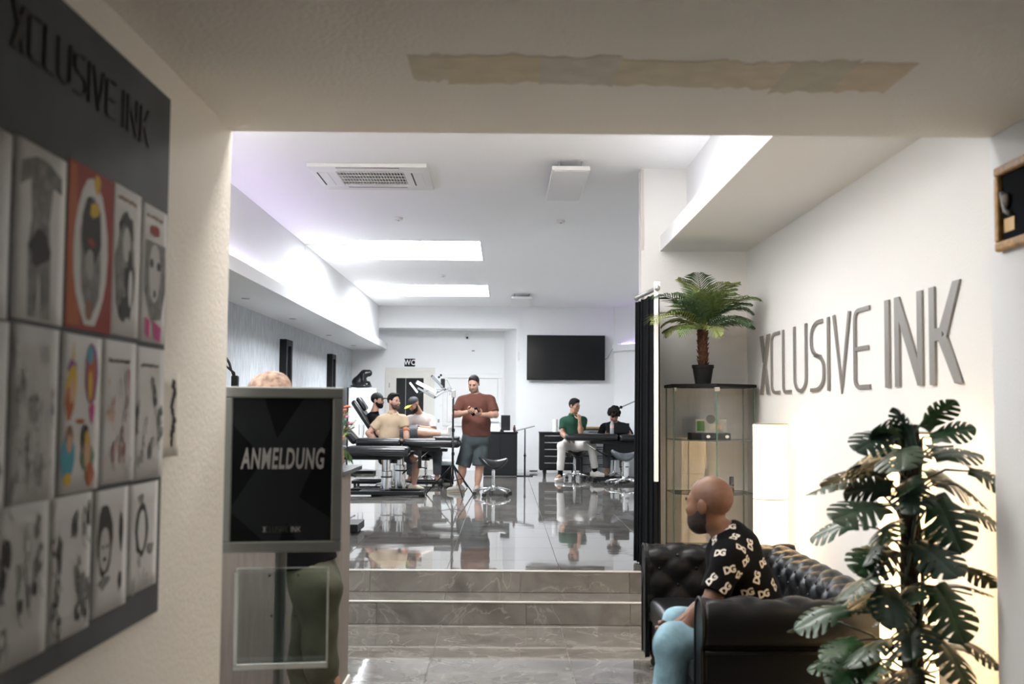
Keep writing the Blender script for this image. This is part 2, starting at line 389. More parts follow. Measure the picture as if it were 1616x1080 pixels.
# main ceiling with two skylight wells
SKY = [(-1.98,-0.33,14.05,15.85),(-1.96,-0.31,19.06,20.95)]
bx = []
ys = [YE-0.2]+[v for s in SKY for v in s[2:]]+[YB+0.2]
for i in range(0, len(ys), 2): bx.append(((XW-0.2,ys[i]+(0.031 if i else 0),ZC),(3.4,ys[i+1]-0.031,ZC+0.16)))
for x0,x1,y0,y1 in SKY: bx += [((XW-0.2,y0-0.031,ZC),(x0-0.031,y1+0.031,ZC+0.16)), ((x1+0.031,y0-0.031,ZC),(3.4,y1+0.031,ZC+0.16))]
slab('ceiling', bx, CEIL)
PANE = mat('skylight_pane', (0.95,0.97,1.0), 0.3, emit=SKY_EMIT, ecol=(0.93,0.96,1.0))
for k,(x0,x1,y0,y1) in enumerate(SKY):
    b = MB(); t = 0.03; zt = ZC+0.2
    for a,c in (((x0-t,y0-t,ZC-0.002),(x0,y1+t,zt)),((x1,y0-t,ZC-0.002),(x1+t,y1+t,zt)),((x0,y0-t,ZC-0.002),(x1,y0,zt)),((x0,y1,ZC-0.002),(x1,y1+t,zt))): b.box(a,c)
    o = struct(b.build('window_%d'%(k+1), WHITE))
    xm = (x0+x1)/2
    for a, c in ((x0, xm-0.015), (xm+0.015, x1)):
        b = MB(); b.box((a,y0,zt-0.03),(c,y1,zt-0.02)); b.build('pane', PANE, o)
    b = MB(); b.box((xm-0.015,y0,zt-0.045),(xm+0.015,y1,zt-0.01)); b.build('window_bar', WHITEP, o)
    b = MB(); b.box((x0+0.28,y1-0.05,ZC+0.02),(x1-0.28,y1-0.005,ZC+0.10)); b.build('blind_box', WHITEP, o, bevel=0.005)
# WC door
dx0, dx1, dz = -2.50, -1.47, 2.475
d = MB(); f = 0.09; yb = YB
for a,c in (((dx0,yb-0.03,U),(dx0+f,yb,dz-f)),((dx1-f,yb-0.03,U),(dx1,yb,dz-f)),((dx0,yb-0.03,dz-f),(dx1,yb,dz))): d.box(a,c)
DOORW = mat('ivory_door', (0.70,0.68,0.63), 0.5)
door = struct(d.build('door_1', DOORW, bevel=0.006))
b = MB(); gx0,gx1,gz0,gz1 = -2.27,-1.70,1.20,2.25
for a,c in (((dx0+f,yb-0.02,U),(gx0,yb,dz-f)),((gx1,yb-0.02,U),(dx1-f,yb,dz-f)),((gx0,yb-0.02,gz1),(gx1,yb,dz-f)),((gx0,yb-0.02,U),(gx1,yb,gz0))): b.box(a,c)
b.build('door_leaf', DOORW, door, bevel=0.003)
b = MB(); b.box((gx0,yb-0.008,gz0),(gx1,yb,gz1)); b.build('door_glass', mat('dark_glass', (0.02,0.022,0.022), 0.08), door)
b = MB(); b.box((gx0+0.19,yb-0.012,gz0),(gx0+0.205,yb-0.006,gz1)); b.build('glass_divider', GREYP, door)
for z in (2.1,0.8):
    b = MB(); b.cyl((dx0+f,yb-0.035,z-0.05),(dx0+f,yb-0.035,z+0.05),0.012,n=8); b.build('hinge', ALU, door)
b = MB(); b.cyl((dx1-f-0.07,yb-0.02,1.38),(dx1-f-0.07,yb-0.07,1.38),0.012,n=8).cyl((dx1-f-0.07,yb-0.065,1.38),(dx1-f-0.2,yb-0.065,1.38),0.01,n=8).cyl((dx1-f-0.07,yb-0.02,1.28),(dx1-f-0.07,yb-0.03,1.28),0.02,n=10); b.build('door_handle', ALU, door, smooth=True)
# white panelled hatch beside it
wx0,wx1,wz0,wz1 = -1.30,-0.06,1.26,2.35
h = MB()
for a,c in (((wx0,yb-0.035,wz0+0.07),(wx0+0.09,yb,wz1-0.09)),((wx1-0.09,yb-0.035,wz0+0.07),(wx1,yb,wz1-0.09)),((wx0,yb-0.035,wz1-0.09),(wx1,yb,wz1)),((wx0,yb-0.035,wz0),(wx1,yb,wz0+0.07))): h.box(a,c)
hatch = struct(h.build('window_3', WHITEP, bevel=0.006))
b = MB(); b.box((wx0+0.1,yb-0.02,wz0+0.08),(wx1-0.1,yb-0.001,wz1-0.1)); b.build('shutter_panel', WHITEP, hatch, bevel=0.004)
b = MB(); b.box((-1.36,yb-0.015,1.66),(-1.28,yb,1.72)); b.build('wall_switch', WHITEP, hatch, bevel=0.003)
b = MB(); b.box((-1.40,yb-0.012,1.33),(-1.36,yb,1.40)); b.build('socket', GREYP, hatch, bevel=0.003)

# added panel lights over the lounge, hidden by the passage beam, for more brightness
PANEL = mat('fill_panel', (1,1,1), 0.4, emit=FILL_EMIT, ecol=(1.0,0.97,0.93))
def fill_panel(x, y, lx, ly, label):
    t = thing('added_ceiling_light', label, 'ceiling light', (x,y,ZC-0.05), 'added flat fill lights out of the frame')
    b = MB(); b.box((x-lx/2,y-ly/2,ZC-0.05),(x+lx/2,y+ly/2,ZC-0.002)); b.build('housing', WHITEP, t, bevel=0.004)
    b = MB(); b.box((x-lx/2+0.02,y-ly/2+0.02,ZC-0.053),(x+lx/2-0.02,y+ly/2-0.02,ZC-0.049)); b.build('diffuser', PANEL, t)
    return t
def batten(x, label):  # unseen light added to brighten the end wall and soffit
    t = thing('added_batten_light', label, 'wall light', (x,YE+0.06,2.74), 'added batten lights hidden on the lounge side of the header')
    b = MB(); b.box((x-.6,YE,2.74),(x+.6,YE+.05,2.82)); b.build('housing', WHITEP, t, bevel=.005)
    b = MB(); b.cyl((x-.57,YE+.075,2.78),(x+.57,YE+.075,2.78),.03,n=16); b.build('tube', mat('batten_fill_tube',(1,1,1),.4,emit=BATTEN_EMIT,ecol=(1.0,.95,.88)), t, smooth=True)
batten(-1.5, 'added unseen batten light over the passage end on the reception side')
batten(0.1, 'added unseen batten light over the passage end on the sofa side')
fill_panel(-1.55, 5.0, 2.4, 0.6, 'added long flat fill light above the lounge nearest the passage')
fill_panel(-2.0, 7.6, 1.8, 0.6, 'added long flat fill light above the reception desk')
fill_panel(0.0, 7.6, 2.0, 0.8, 'added long flat fill light above the lounge nearest the sofa')
# ------------------------------------------------------------------ bodies: signed distance shapes meshed by surface nets
def V3(*a): return np.array(a, float)
def nrm(v): v = np.asarray(v, float); return v/max(np.linalg.norm(v), 1e-9)
def smin(a, b, k):
    if k <= 0: return np.minimum(a, b)
    h = np.clip(0.5+0.5*(b-a)/k, 0, 1); return b*(1-h)+a*h-k*h*(1-h)
class Cone:
    def __init__(s, a, b, ra, rb, flat=None, fs=1.0, cuts=(), k=0.02):
        s.a=np.asarray(a,float); s.b=np.asarray(b,float); s.ra=ra; s.rb=rb; s.flat=None if flat is None else nrm(flat); s.fs=fs; s.cuts=list(cuts); s.k=k
    def box(s):
        r = max(s.ra,s.rb)*max(1,s.fs)+0.01; return np.minimum(s.a,s.b)-r, np.maximum(s.a,s.b)+r
    def d(s, p):
        a, b = s.a, s.b; pa = p-a; ba = b-a
        if s.flat is not None:
            n = s.flat; q = 1/s.fs-1
            pa = pa+np.outer(pa@n*q, n); ba = ba+n*(ba@n)*q
        l2 = ba@ba
        t = np.clip(pa@ba/max(l2,1e-9), 0, 1)
        d = np.linalg.norm(pa-np.outer(t,ba),axis=1)-(s.ra+(s.rb-s.ra)*t)
        if s.flat is not None and s.fs < 1: d = d*s.fs**0.5
        for o,n in s.cuts: d = np.maximum(d, (p-o)@nrm(n))
        return d
class Ell:
    def __init__(s, c, r, M=None, cuts=(), k=0.02):
        s.c=np.asarray(c,float); s.r=np.asarray(r,float); s.M=np.eye(3) if M is None else M; s.cuts=list(cuts); s.k=k
    def box(s):
        m = max(s.r)+0.01; return s.c-m, s.c+m
    def d(s, p):
        q = (p-s.c)@s.M.T
        k0 = np.linalg.norm(q/s.r,axis=1); k1 = np.linalg.norm(q/(s.r**2),axis=1)+1e-9
        d = k0*(k0-1)/k1
        for o,n in s.cuts: d = np.maximum(d, (p-o)@nrm(n))
        return d
def nets(prims, h, subs=(), noise=0.0, nscale=20.0):
    lo = np.min([p.box()[0] for p in prims],axis=0)-2*h; hi = np.max([p.box()[1] for p in prims],axis=0)+2*h
    n = np.maximum(np.ceil((hi-lo)/h).astype(int)+1, 4)
    D = np.full(n, 0.2)
    ax = [lo[i]+h*np.arange(n[i]) for i in range(3)]
    def region(p, m):
        b0, b1 = p.box(); i0 = np.maximum(((b0-m-lo)/h).astype(int),0); i1 = np.minimum(((b1+m-lo)/h).astype(int)+2, n)
        sl = tuple(slice(i0[i],i1[i]) for i in range(3))
        g = np.stack(np.meshgrid(*[ax[i][sl[i]] for i in range(3)],indexing='ij'),-1)
        return sl, g
    for p in prims:
        sl, g = region(p, 0.05); sh = g.shape[:3]
        D[sl] = smin(D[sl], p.d(g.reshape(-1,3)).reshape(sh), p.k)
    for p in subs:
        sl, g = region(p, 0.02); sh = g.shape[:3]
        D[sl] = -smin(-D[sl], p.d(g.reshape(-1,3)).reshape(sh), p.k)
    if noise:
        X,Y,Z = np.meshgrid(*ax,indexing='ij')
        D = D+noise*(np.sin(nscale*X+1.7*np.sin(nscale*.6*Z))*np.sin(nscale*.8*Y+1.3)+0.7*np.sin(nscale*1.3*Z+2*np.sin(nscale*.5*(X+Y))))
    s = D < 0
    cnt = np.zeros(n-1, int); acc = np.zeros(tuple(n-1)+(3,))
    for axis in range(3):
        o = [1,1,1]; o[axis] = 0
        for a in (0,1):
            for b in (0,1):
                off = [0,0,0]; others = [i for i in range(3) if i != axis]; off[others[0]] = a; off[others[1]] = b
                s0 = tuple(slice(off[i], off[i]+n[i]-1) for i in range(3)); off2 = off[:]; off2[axis] += 1
                s1 = tuple(slice(off2[i], off2[i]+n[i]-1) for i in range(3))
                cr = s[s0] != s[s1]
                t = np.where(cr, D[s0]/np.where(cr, D[s0]-D[s1], 1), 0)
                cnt += cr
                for i in range(3): acc[...,i] += np.where(cr, (t if i == axis else off[i]), 0)
    act = cnt > 0
    idx = -np.ones(n-1, int); idx[act] = np.arange(act.sum())
    base = np.argwhere(act)
    vs = lo+h*(base+acc[act]/cnt[act][:,None])
    fs = []
    for axis in range(3):
        u, v = [(1,2),(2,0),(0,1)][axis]
        sl0 = [slice(1,n[i]-1) for i in range(3)]; sl0[axis] = slice(0,n[axis]-1)
        sl1 = sl0[:]; sl1[axis] = slice(1,n[axis])
        A = s[tuple(sl0)]; B = s[tuple(sl1)]
        for flip, m in ((False, A & ~B), (True, ~A & B)):
            e = np.argwhere(m)
            if not len(e): continue
            e = e+np.array([0 if i == axis else 1 for i in range(3)])
            def g(du, dv):
                q = e.copy(); q[:,u] -= du; q[:,v] -= dv; return idx[q[:,0],q[:,1],q[:,2]]
            quad = np.stack([g(1,1),g(0,1),g(0,0),g(1,0)],1)
            if flip: quad = quad[:,::-1]
            fs.append(quad)
    fs = np.concatenate(fs) if fs else np.zeros((0,4),int)
    fs = fs[(fs >= 0).all(1)]
    return vs, fs
def sdf_obj(name, pieces, m, parent, origin=None, subsurf=0):
    """pieces: list of (vs, fs); linked as one smooth mesh"""
    o = parent_origin(parent) if parent is not None else Vector(origin)
    vs = []; fs = []
    k = 0
    for v, f in pieces: vs.append(v-np.array(o)); fs.append(f+k); k += len(v)
    vs = np.concatenate(vs); fs = np.concatenate(fs)
    me = bpy.data.meshes.new(name); me.from_pydata(vs.tolist(), [], fs.tolist()); me.materials.append(m)
    me.polygons.foreach_set('use_smooth', [True]*len(me.polygons)); me.update()
    ob = bpy.data.objects.new(name, me); COL.objects.link(ob)
    if parent is not None: ob.parent = parent
    else: ob.location = o
    return ob
def frame(f, u):
    f = nrm(f); u = nrm(np.asarray(u)-f*np.dot(u,f)); r = np.cross(f,u); return np.array([r,f,u])   # rows: right, forward, up

SKIN1 = mat('skin_light', (0.50,0.29,0.21), 0.5, var=0.12, vscale=9, sub=0.1)
SKIN2 = mat('skin_tan', (0.37,0.20,0.13), 0.5, var=0.14, vscale=9, sub=0.1)
SKIN3 = mat('skin_tanned', (0.175,0.086,0.053), 0.5, var=0.12, vscale=9, sub=0.1)
HAIR = mat('dark_hair', (0.008,0.0065,0.006), 0.6, spec=0.2, bump=0.5, bscale=160)
HAIRG = mat('greying_dark_hair', (0.035,0.032,0.030), 0.6, spec=0.25, var=0.4, vscale=60, bump=0.5, bscale=160)
STUBBLE = mat('short_beard', (0.075,0.045,0.034), 0.7, var=0.3, vscale=90)
EYE = mat('dark_eye', (0.02,0.015,0.012), 0.25)
LIP = mat('lips', (0.34,0.13,0.11), 0.5)

def head_prims(c, M, s=1.0, ears=True):
    """head about 0.235 m high, local axes right, forward, up"""
    L = lambda x,y,z: c+s*(M.T@V3(x,y,z))
    P = [Ell(L(0,-0.016,0.034), V3(.077,.097,.087)*s, M, k=0.0),
         Ell(L(0,0.022,-0.03), V3(.063,.073,.088)*s, M, k=0.03*s),
         Cone(L(-.03,.05,-.078), L(.03,.05,-.078), .032*s, .032*s, k=.03*s),
         Cone(L(0,.068,-.098), L(0,.066,-.094), .021*s, .021*s, k=.025*s),
         Cone(L(-.032,.074,.024), L(.032,.074,.024), .014*s, .014*s, k=.02*s),
         Cone(L(0,.09,.018), L(0,.108,-.024), .0075*s, .0125*s, k=.010*s),
         Cone(L(-.013,.094,-.028), L(.013,.094,-.028), .0075*s, .0075*s, k=.008*s),
         Cone(L(-.016,.086,-.056), L(.016,.086,-.056), .0095*s, .0095*s, k=.010*s),
         Ell(L(.045,.055,-.02), V3(.024,.03,.022)*s, M, k=.03*s), Ell(L(-.045,.055,-.02), V3(.024,.03,.022)*s, M, k=.03*s)]
    if ears:
        for sg in (-1,1):
            P.append(Ell(L(sg*.079,-.012,-.004), V3(.011,.021,.031)*s, M, k=.008*s))
    S = [Ell(L(sg*.031,.098,.004), V3(.017,.013,.011)*s, M, k=.008*s) for sg in (-1,1)]
    return P, S, L
def hand_prims(w, d, pn, side, curl=0.6, s=1.0, point=False, thumb=0.0):
    """wrist w, direction d, palm normal pn (out of the palm); side=+1 puts the thumb on pn x d"""
    d = nrm(d); pn = nrm(np.asarray(pn)-d*np.dot(pn,d)); t = nrm(np.cross(pn,d))*side
    P = [Cone(w-d*.03*s, w+d*.02*s, .027*s, .026*s, pn, .75, k=.01)]
    for i,o in enumerate((-.027,-.009,.009,.027)):
        P.append(Cone(w+d*.015*s+t*o*.6*s, w+d*.085*s+t*o*s, .015*s, .0115*s, k=.008))
    lens = (.062,.078,.083,.073)
    for i,o in enumerate((-.029,-.0095,.0095,.028)):
        base = w+d*(.084-.006*abs(i-1.6))*s+t*o*s; L = lens[i]*s
        c = curl*(1.0+.08*i) if not point else curl
        p = base; ang = c*0.5
        for j,(fr,r) in enumerate(((.45,.0092),(.32,.0083),(.23,.0074))):
            q = p+(d*math.cos(ang)+pn*math.sin(ang))*L*fr+t*o*.04*s
            P.append(Cone(p,q,r*s,(r-.0006)*s,k=.003)); p = q; ang += c*0.85
    b = w+d*.025*s+t*.026*s; q = b+(t*.75+d*.6+pn*.35)*.042*s; q2 = q+(t*(.25-thumb)+d*.75+pn*(.45+thumb))*.034*s; q3 = q2+(t*(-.1-thumb)+d*.7+pn*(.6+thumb))*.026*s
    P += [Cone(b,q,.0155*s,.0115*s,k=.010), Cone(q,q2,.0108*s,.0098*s,k=.004), Cone(q2,q3,.0098*s,.0085*s,k=.003)]
    return P

def limb(a, b, ra, rb, k=.03): return Cone(a, b, ra, rb, k=k)
def make_person(name, label, J, skin, base, shirt=None, pants=None, sleeve=0.62, hem=None, pant_t=None, g=1.0, belly=0.0, hands=(), shoes=None,
                socks=None, voxel=0.012, headscale=1.0, hair=None, beard=None, cap=None, group=None, collar=None, shirt_noise=0.0022, face=True, sleeveR=None, legfold=0.0022, tg=1.0):
    """J: joints in metres. one continuous body; hair and clothes are its children"""
    T = thing(name, label, 'person', base, group)
    f = nrm(J['front']); spine = nrm(J['nek']-J['pel'])
    mid = J['pel']*.52+J['che']*.48
    P = []
    P.append(Cone(J['hL'],J['hR'],.098*g,.098*g,k=.0))
    P.append(Cone(J['pel'],mid,.135*g*tg,.128*g*tg,f,.82,k=.05))
    P.append(Cone(mid,J['che'],.130*g*tg,.150*g*(1+(tg-1)*.5),f,.74,k=.05))
    if belly: P.append(Ell(mid+f*.045*belly-spine*.04, V3(.15*g,.15*g,.16), k=.06))
    P.append(Cone(J['sL']*.86+J['sR']*.14, J['sR']*.86+J['sL']*.14,.066*g**.5,.066*g**.5,k=.06))
    P.append(Cone(J['che'],J['nek'],.10*g**.5,.062,f,.85,k=.05))
    hb = J['head']-.075*J['hM'][2]*headscale-.02*J['hM'][1]
    P.append(Cone(J['nek'],hb,.060*g**.5,.054*g**.3,k=.03))
    ga = g**.6
    for sd in 'LR':
        s_,e_,w_ = J['s'+sd],J['e'+sd],J['w'+sd]
        P.append(limb(s_,e_,.054*ga,.043*ga,.05)); P.append(limb(e_,w_,.043*ga,.029*ga**.5,.02))
        P.append(Ell(e_*.72+w_*.28, V3(.045,.045,.045)*ga, k=.04))
        h_,k_,a_ = J['h'+sd],J['k'+sd],J['a'+sd]
        P.append(limb(h_,k_,.088*ga,.058*ga,.05)); P.append(limb(k_,a_,.056*ga,.038,.03))
        sh = nrm(a_-k_); back = -nrm(J['t'+sd]-sh*np.dot(J['t'+sd],sh))
        P.append(Cone(k_+sh*.08+back*.02, k_+sh*.2+back*.012,.05*ga,.042*ga,k=.04))
        td = nrm(J['t'+sd]); P.append(Cone(a_+V3(0,0,-.035)-td*.02, a_+V3(0,0,-.06)+td*.13,.04,.032,k=.03))
    HP, HS, HL = head_prims(J['head'], J['hM'], headscale)
    pieces = [nets(P, voxel)]
    pieces.append(nets(HP+[Cone(J['nek']*.4+hb*.6,hb,.055*g**.4,.053*g**.3,k=.03)], voxel*.5, HS))
    for hd in hands: pieces.append(nets(hd, min(.005, voxel*.5)))
    sdf_obj('body', pieces, skin, T)
    sc = headscale
    if face:
        for sg in (-1,1):
            b = MB(); b.ball(HL(sg*.031,.083,.006), .0105*sc, 8, 6); b.build('eye', EYE, T, smooth=True)
            b = MB(); b.tube([HL(sg*.015,.094,.026),HL(sg*.032,.094,.031),HL(sg*.048,.083,.026)], .0042*sc, 6); b.build('eyebrow', HAIR, T, smooth=True)
        b = MB(); b.tube([HL(-.02,.093,-.057),HL(0,.0985,-.055),HL(.02,.093,-.057)], .0045*sc, 6); b.build('mouth', LIP, T, smooth=True)
    infl = .016
    if shirt is not None:
        hp, hn = hem if hem is not None else (J['pel']+spine*.02, -spine)
        S = [Cone(J['pel']-spine*.12,mid,.146*g*tg+infl,.135*g*tg+infl,f,.84,k=0), Cone(mid,J['che'],.134*g*tg+infl,.152*g*(1+(tg-1)*.5)+infl*.8,f,.76,k=.05)]
        if belly: S.append(Ell(mid+f*.045*belly-spine*.04, V3(.15*g+infl,.15*g+infl,.17), k=.06))
        S.append(Cone(J['sL']*.86+J['sR']*.14, J['sR']*.86+J['sL']*.14,.066*g**.5+infl,.066*g**.5+infl,k=.06))
        S.append(Cone(J['che'],J['nek']-spine*.012,.105*g**.5+infl*.6,.068*g**.5+.004,f,.88,k=.05,cuts=[(J['nek']+spine*.028-f*.02,spine*.9+f*.35)]))
        for p in S: p.cuts = p.cuts+[(hp,hn)]
        for sd in 'LR':
            s_,e_ = J['s'+sd],J['e'+sd]; ax = nrm(e_-s_)
            sv = sleeveR if (sd == 'R' and sleeveR is not None) else sleeve
            S.append(Cone(s_,s_+(e_-s_)*sv*1.15,.056*ga+infl,.053*ga+infl*1.2,k=.045,cuts=[(s_+(e_-s_)*sv,ax)]))
        sdf_obj('shirt', [nets(S, voxel*.85, noise=shirt_noise, nscale=34)], shirt, T)
        if collar is not None:
            b = MB(); r0 = .066*g**.5+.006
            n = 20; fr = frame(f, spine)
            def cf(u,v):
                a = (u-.5)*2*math.pi*.90+math.pi/2+math.pi
                a = -math.pi/2+ (u-.5)*2*math.pi*.88
                rr = r0+.004+(.024*v)
                z = .042-.050*v+(.012*math.cos((u-.5)*2*math.pi))*.6
                # opening of the collar lies in front
                q = J['nek']+fr[0]*math.cos(a)*rr+fr[1]*(math.sin(a))*rr*1.0+fr[2]*z
                return q
            b.grid(cf, n, 3); b.build('collar', collar, T, smooth=True, solid=.005)
    if pants is not None:
        S = [Cone(J['hL'],J['hR'],.105*g+.012,.105*g+.012,k=0,cuts=[(J['pel']+spine*.13,spine)]), Cone(J['pel']-spine*.03,J['pel']+spine*.12,.142*g*tg+.006,.138*g*tg+.004,f,.84,k=.05,cuts=[(J['pel']+spine*.10,spine)])]
        for sd in 'LR':
            h_,k_,a_ = J['h'+sd],J['k'+sd],J['a'+sd]
            pt = pant_t[0 if sd == 'L' else 1] if isinstance(pant_t,(tuple,list)) else pant_t
            if pt <= 1.0:   # shorts, cut across the thigh or just at the knee
                ax = nrm(k_-h_); S.append(Cone(h_,h_+(k_-h_)*(pt+.15),.098*ga+.012,.085*ga+.022,k=.012,cuts=[(h_+(k_-h_)*pt,ax)]))
            else:
                ax = nrm(a_-k_); q = pt-1.0
                S.append(Cone(h_,k_,.095*ga+.012,.066*ga+.012,k=.05)); S.append(Cone(k_,k_+(a_-k_)*(q+.12),.066*ga+.012,.054*ga+.010,k=.03,cuts=[(k_+(a_-k_)*q,ax)]))
        sdf_obj('trousers' if (not isinstance(pant_t,(tuple,list)) and pant_t > 1) else 'shorts', [nets(S, voxel*.85, noise=legfold, nscale=30)], pants, T)
    for sd in 'LR':
        a_ = J['a'+sd]; td = nrm(V3(J['t'+sd][0],J['t'+sd][1],0)); z0 = J.get('z'+sd, base[2])
        if socks is not None:
            S = [Cone(a_+nrm(J['k'+sd]-a_)*.13,V3(a_[0],a_[1],z0+.075),.045,.044,k=.0)]
            sdf_obj('sock', [nets(S, voxel*.8)], socks, T)
        if shoes is not None:
            c = V3(a_[0],a_[1],z0); lat = V3(-td[1],td[0],0)
            M = np.array([lat,td,V3(0,0,1)])
            fl = (c+V3(0,0,.018), V3(0,0,-1))
            S = [Cone(c-td*.055+V3(0,0,.045),c+td*.06+V3(0,0,.05),.043,.044,k=0,cuts=[fl]), Ell(c+td*.115+V3(0,0,.035),V3(.047,.085,.040),M,k=.03,cuts=[fl]), Cone(c-td*.02+V3(0,0,.05),c-td*.015+V3(0,0,.095),.046,.044,k=.03,cuts=[(c+V3(0,0,.105),V3(0,0,1))])]
            so = sdf_obj('shoe', [nets(S, voxel*.7)], shoes[0], T)
            b = MB(); n = 20; poly = []
            for i in range(n):
                a = 2*math.pi*i/n; yy = math.sin(a); xx = math.cos(a)
                poly.append((xx*(.050 if yy > 0 else .042), .045+yy*.150))
            b.prism(poly, lambda u,v,d: c+lat*u+td*v+V3(0,0,d), .001, .022)
            b.build('sole', shoes[1], so, bevel=.005)
    c, M = J['head'], J['hM']
    ctx = dict(T=T, HL=HL, M=M, c=c, s=sc, voxel=voxel, J=J)
    for fn in (hair, beard, cap):
        if fn: fn(ctx)
    return T
def hv(ctx, *v): return ctx['M'].T@V3(*v)
def hair_short(m=HAIR, top=.012, front=.062, down=-.035, vol=0.0):
    def fn(x):
        L, M, s = x['HL'], x['M'], x['s']
        cuts = [(L(0,front,.075), hv(x,0,.95,-.42)), (L(0,-.01,down), hv(x,0,.35,-1)), ]
        S = [Ell(L(0,-.018,.036), V3(.0775+.006,.097+.007,.087+top)*s, M, cuts=cuts, k=0)]
        if vol: S.append(Ell(L(0,.02,.10), V3(.062,.07,.03+vol)*s, M, k=.02, cuts=[cuts[0]]))
        sdf_obj('hair', [nets(S, x['voxel']*.5, noise=.0015, nscale=120)], m, x['T'])
    return fn
def beard_fn(m=STUBBLE, top=-.034, thick=.0045, full=True):
    def fn(x):
        L, M, s = x['HL'], x['M'], x['s']
        cuts = [(L(0,.06,top), hv(x,0,.45,1)), (L(0,-.02,0), hv(x,0,-1,-.1))]
        S = [Ell(L(0,0.022,-0.03), V3(.063+thick,.073+thick,.088+thick)*s, M, cuts=cuts), Cone(L(-.03,.05,-.078),L(.03,.05,-.078),(.032+thick)*s,(.032+thick)*s,k=.03*s,cuts=cuts), Cone(L(0,.068,-.098),L(0,.066,-.094),(.021+thick)*s,(.021+thick)*s,k=.025*s)]
        sub = [Ell(L(0,.1,-.052), V3(.026,.025,.014)*s, M, k=.004)]
        sdf_obj('beard', [nets(S, x['voxel']*.5, sub)], m, x['T'])
        b = MB(); b.tube([L(-.03,.083,-.06),L(-.017,.097,-.042),L(0,.102,-.040),L(.017,.097,-.042),L(.03,.083,-.06)], .0048*s, 6); b.build('moustache', m, x['T'], smooth=True)
    return fn
def cap_fn(m, m2=None, back=False):
    def fn(x):
        L, M, s = x['HL'], x['M'], x['s']
        S = [Ell(L(0,-.014,.042), V3(.088,.108,.092)*s, M, cuts=[(L(0,0,.040), hv(x,0,.12,-1))], k=0)]
        o = sdf_obj('cap', [nets(S, x['voxel']*.5)], m, x['T'])
        S = [Ell(L(0,.125,.045), V3(.070,.075,.011)*s, M, k=0, cuts=[(L(0,.075,0), hv(x,0,-1,0))])]
        sdf_obj('cap_brim', [nets(S, x['voxel']*.4)], m2 or m, o)
        b = MB(); b.ball(L(0,-.014,.136), .008*s, 8, 5); b.build('cap_button', m2 or m, o, smooth=True)
    return fn
def joints(head, hf, hu=(0,0,1), **k):
    J = dict(k); J['head'] = np.asarray(head,float); J['hM'] = frame(hf, hu)
    for a in list(J):
        if a not in ('hM','front') and isinstance(J[a], np.ndarray): J[a] = J[a].astype(float)
    return J
# ------------------------------------------------------------------ people
COTTON_BROWN = mat('rust_brown_cotton', (0.115,0.040,0.027), 0.85, var=0.12, vscale=6, bump=0.2, bscale=20)
COTTON_TEAL = mat('slate_grey_jersey', (0.045,0.058,0.062), 0.9, var=0.12, vscale=6, bump=0.2, bscale=20)
COTTON_BEIGE = mat('beige_pique', (0.50,0.38,0.26), 0.85, var=0.06, vscale=6, bump=0.25, bscale=18)
COTTON_GREY = mat('pale_grey_cotton', (0.46,0.41,0.39), 0.85, var=0.05, vscale=5, bump=0.2, bscale=18)
COTTON_BLACK = mat('black_cotton', (0.005,0.005,0.006), 0.9, spec=0.12, bump=0.2, bscale=20)
COTTON_GREEN = mat('dark_green_pique', (0.006,0.050,0.026), 0.85, var=0.1, bump=0.2, bscale=20)
TROUSER_WHITE = mat('off_white_twill', (0.60,0.58,0.55), 0.85, var=0.05, bump=0.25, bscale=16)
SHORT_GREY = mat('dark_grey_cotton', (0.07,0.075,0.085), 0.85, var=0.15, bump=0.2)
DENIM = mat('light_blue_denim', (0.22,0.37,0.45), 0.85, var=0.28, vscale=7, bump=0.3, bscale=24)
OLIVE = mat('olive_twill', (0.050,0.050,0.030), 0.85, var=0.35, vscale=6, bump=0.4, bscale=14)
SHOE_BEIGE = mat('cream_knit_shoe', (0.55,0.49,0.38), 0.8, bump=0.2, bscale=90)
SHOE_GREY = mat('grey_knit_shoe', (0.30,0.28,0.25), 0.8, bump=0.2, bscale=90)
SHOE_WHITE = mat('white_leather_shoe', (0.68,0.66,0.62), 0.55)
SHOE_DARK = mat('dark_trainer', (0.05,0.05,0.055), 0.6, var=0.9, vscale=25)
SOLE_W = mat('white_sole', (0.66,0.62,0.54), 0.6)
SOLE_T = mat('tan_sole', (0.38,0.31,0.22), 0.6)
GLOVE = mat('black_nitrile', (0.015,0.016,0.018), 0.35)
TATTOO = mat('tattooed_skin', (0.27,0.145,0.105), 0.5, var=0.55, vscale=16)

# --- standing man in the brown shirt, thumbing a phone
Y = 17.55
wR = at(741,650,Y=Y-.36); wL = at(757,655,Y=Y-.36)
J = joints(at(747.5,606,Y=Y-.06), (-.22,-.88,-.42), (-.05,-.35,.93), front=(-.12,-1,0), nek=at(750,624,Y=Y), che=at(751,642,Y=Y), pel=at(752,691,Y=Y+.02),
           sR=at(728.5,633,Y=Y), sL=at(774,632,Y=Y), eR=at(718,655,Y=Y-.10), eL=at(782,655,Y=Y-.10), wR=wR, wL=wL,
           hR=at(742,696,Y=Y), hL=at(760,696,Y=Y), kR=at(730,737,Y=Y-.03), aR=at(724,767,Y=Y+.05), kL=at(757,736,Y=Y-.06), aL=at(753,767,Y=Y-.02), tR=V3(-.9,-.42,0), tL=V3(-.12,-1,0))
ph = at(749,650,Y=Y-.43)
hands = [hand_prims(wR, ph+V3(-.06,0,.0)-wR, V3(.5,.4,.7), -1, .75, 1.0), hand_prims(wL, ph+V3(.05,0,-.03)-wL, V3(-.35,.2,.9), 1, .75, 1.0)]
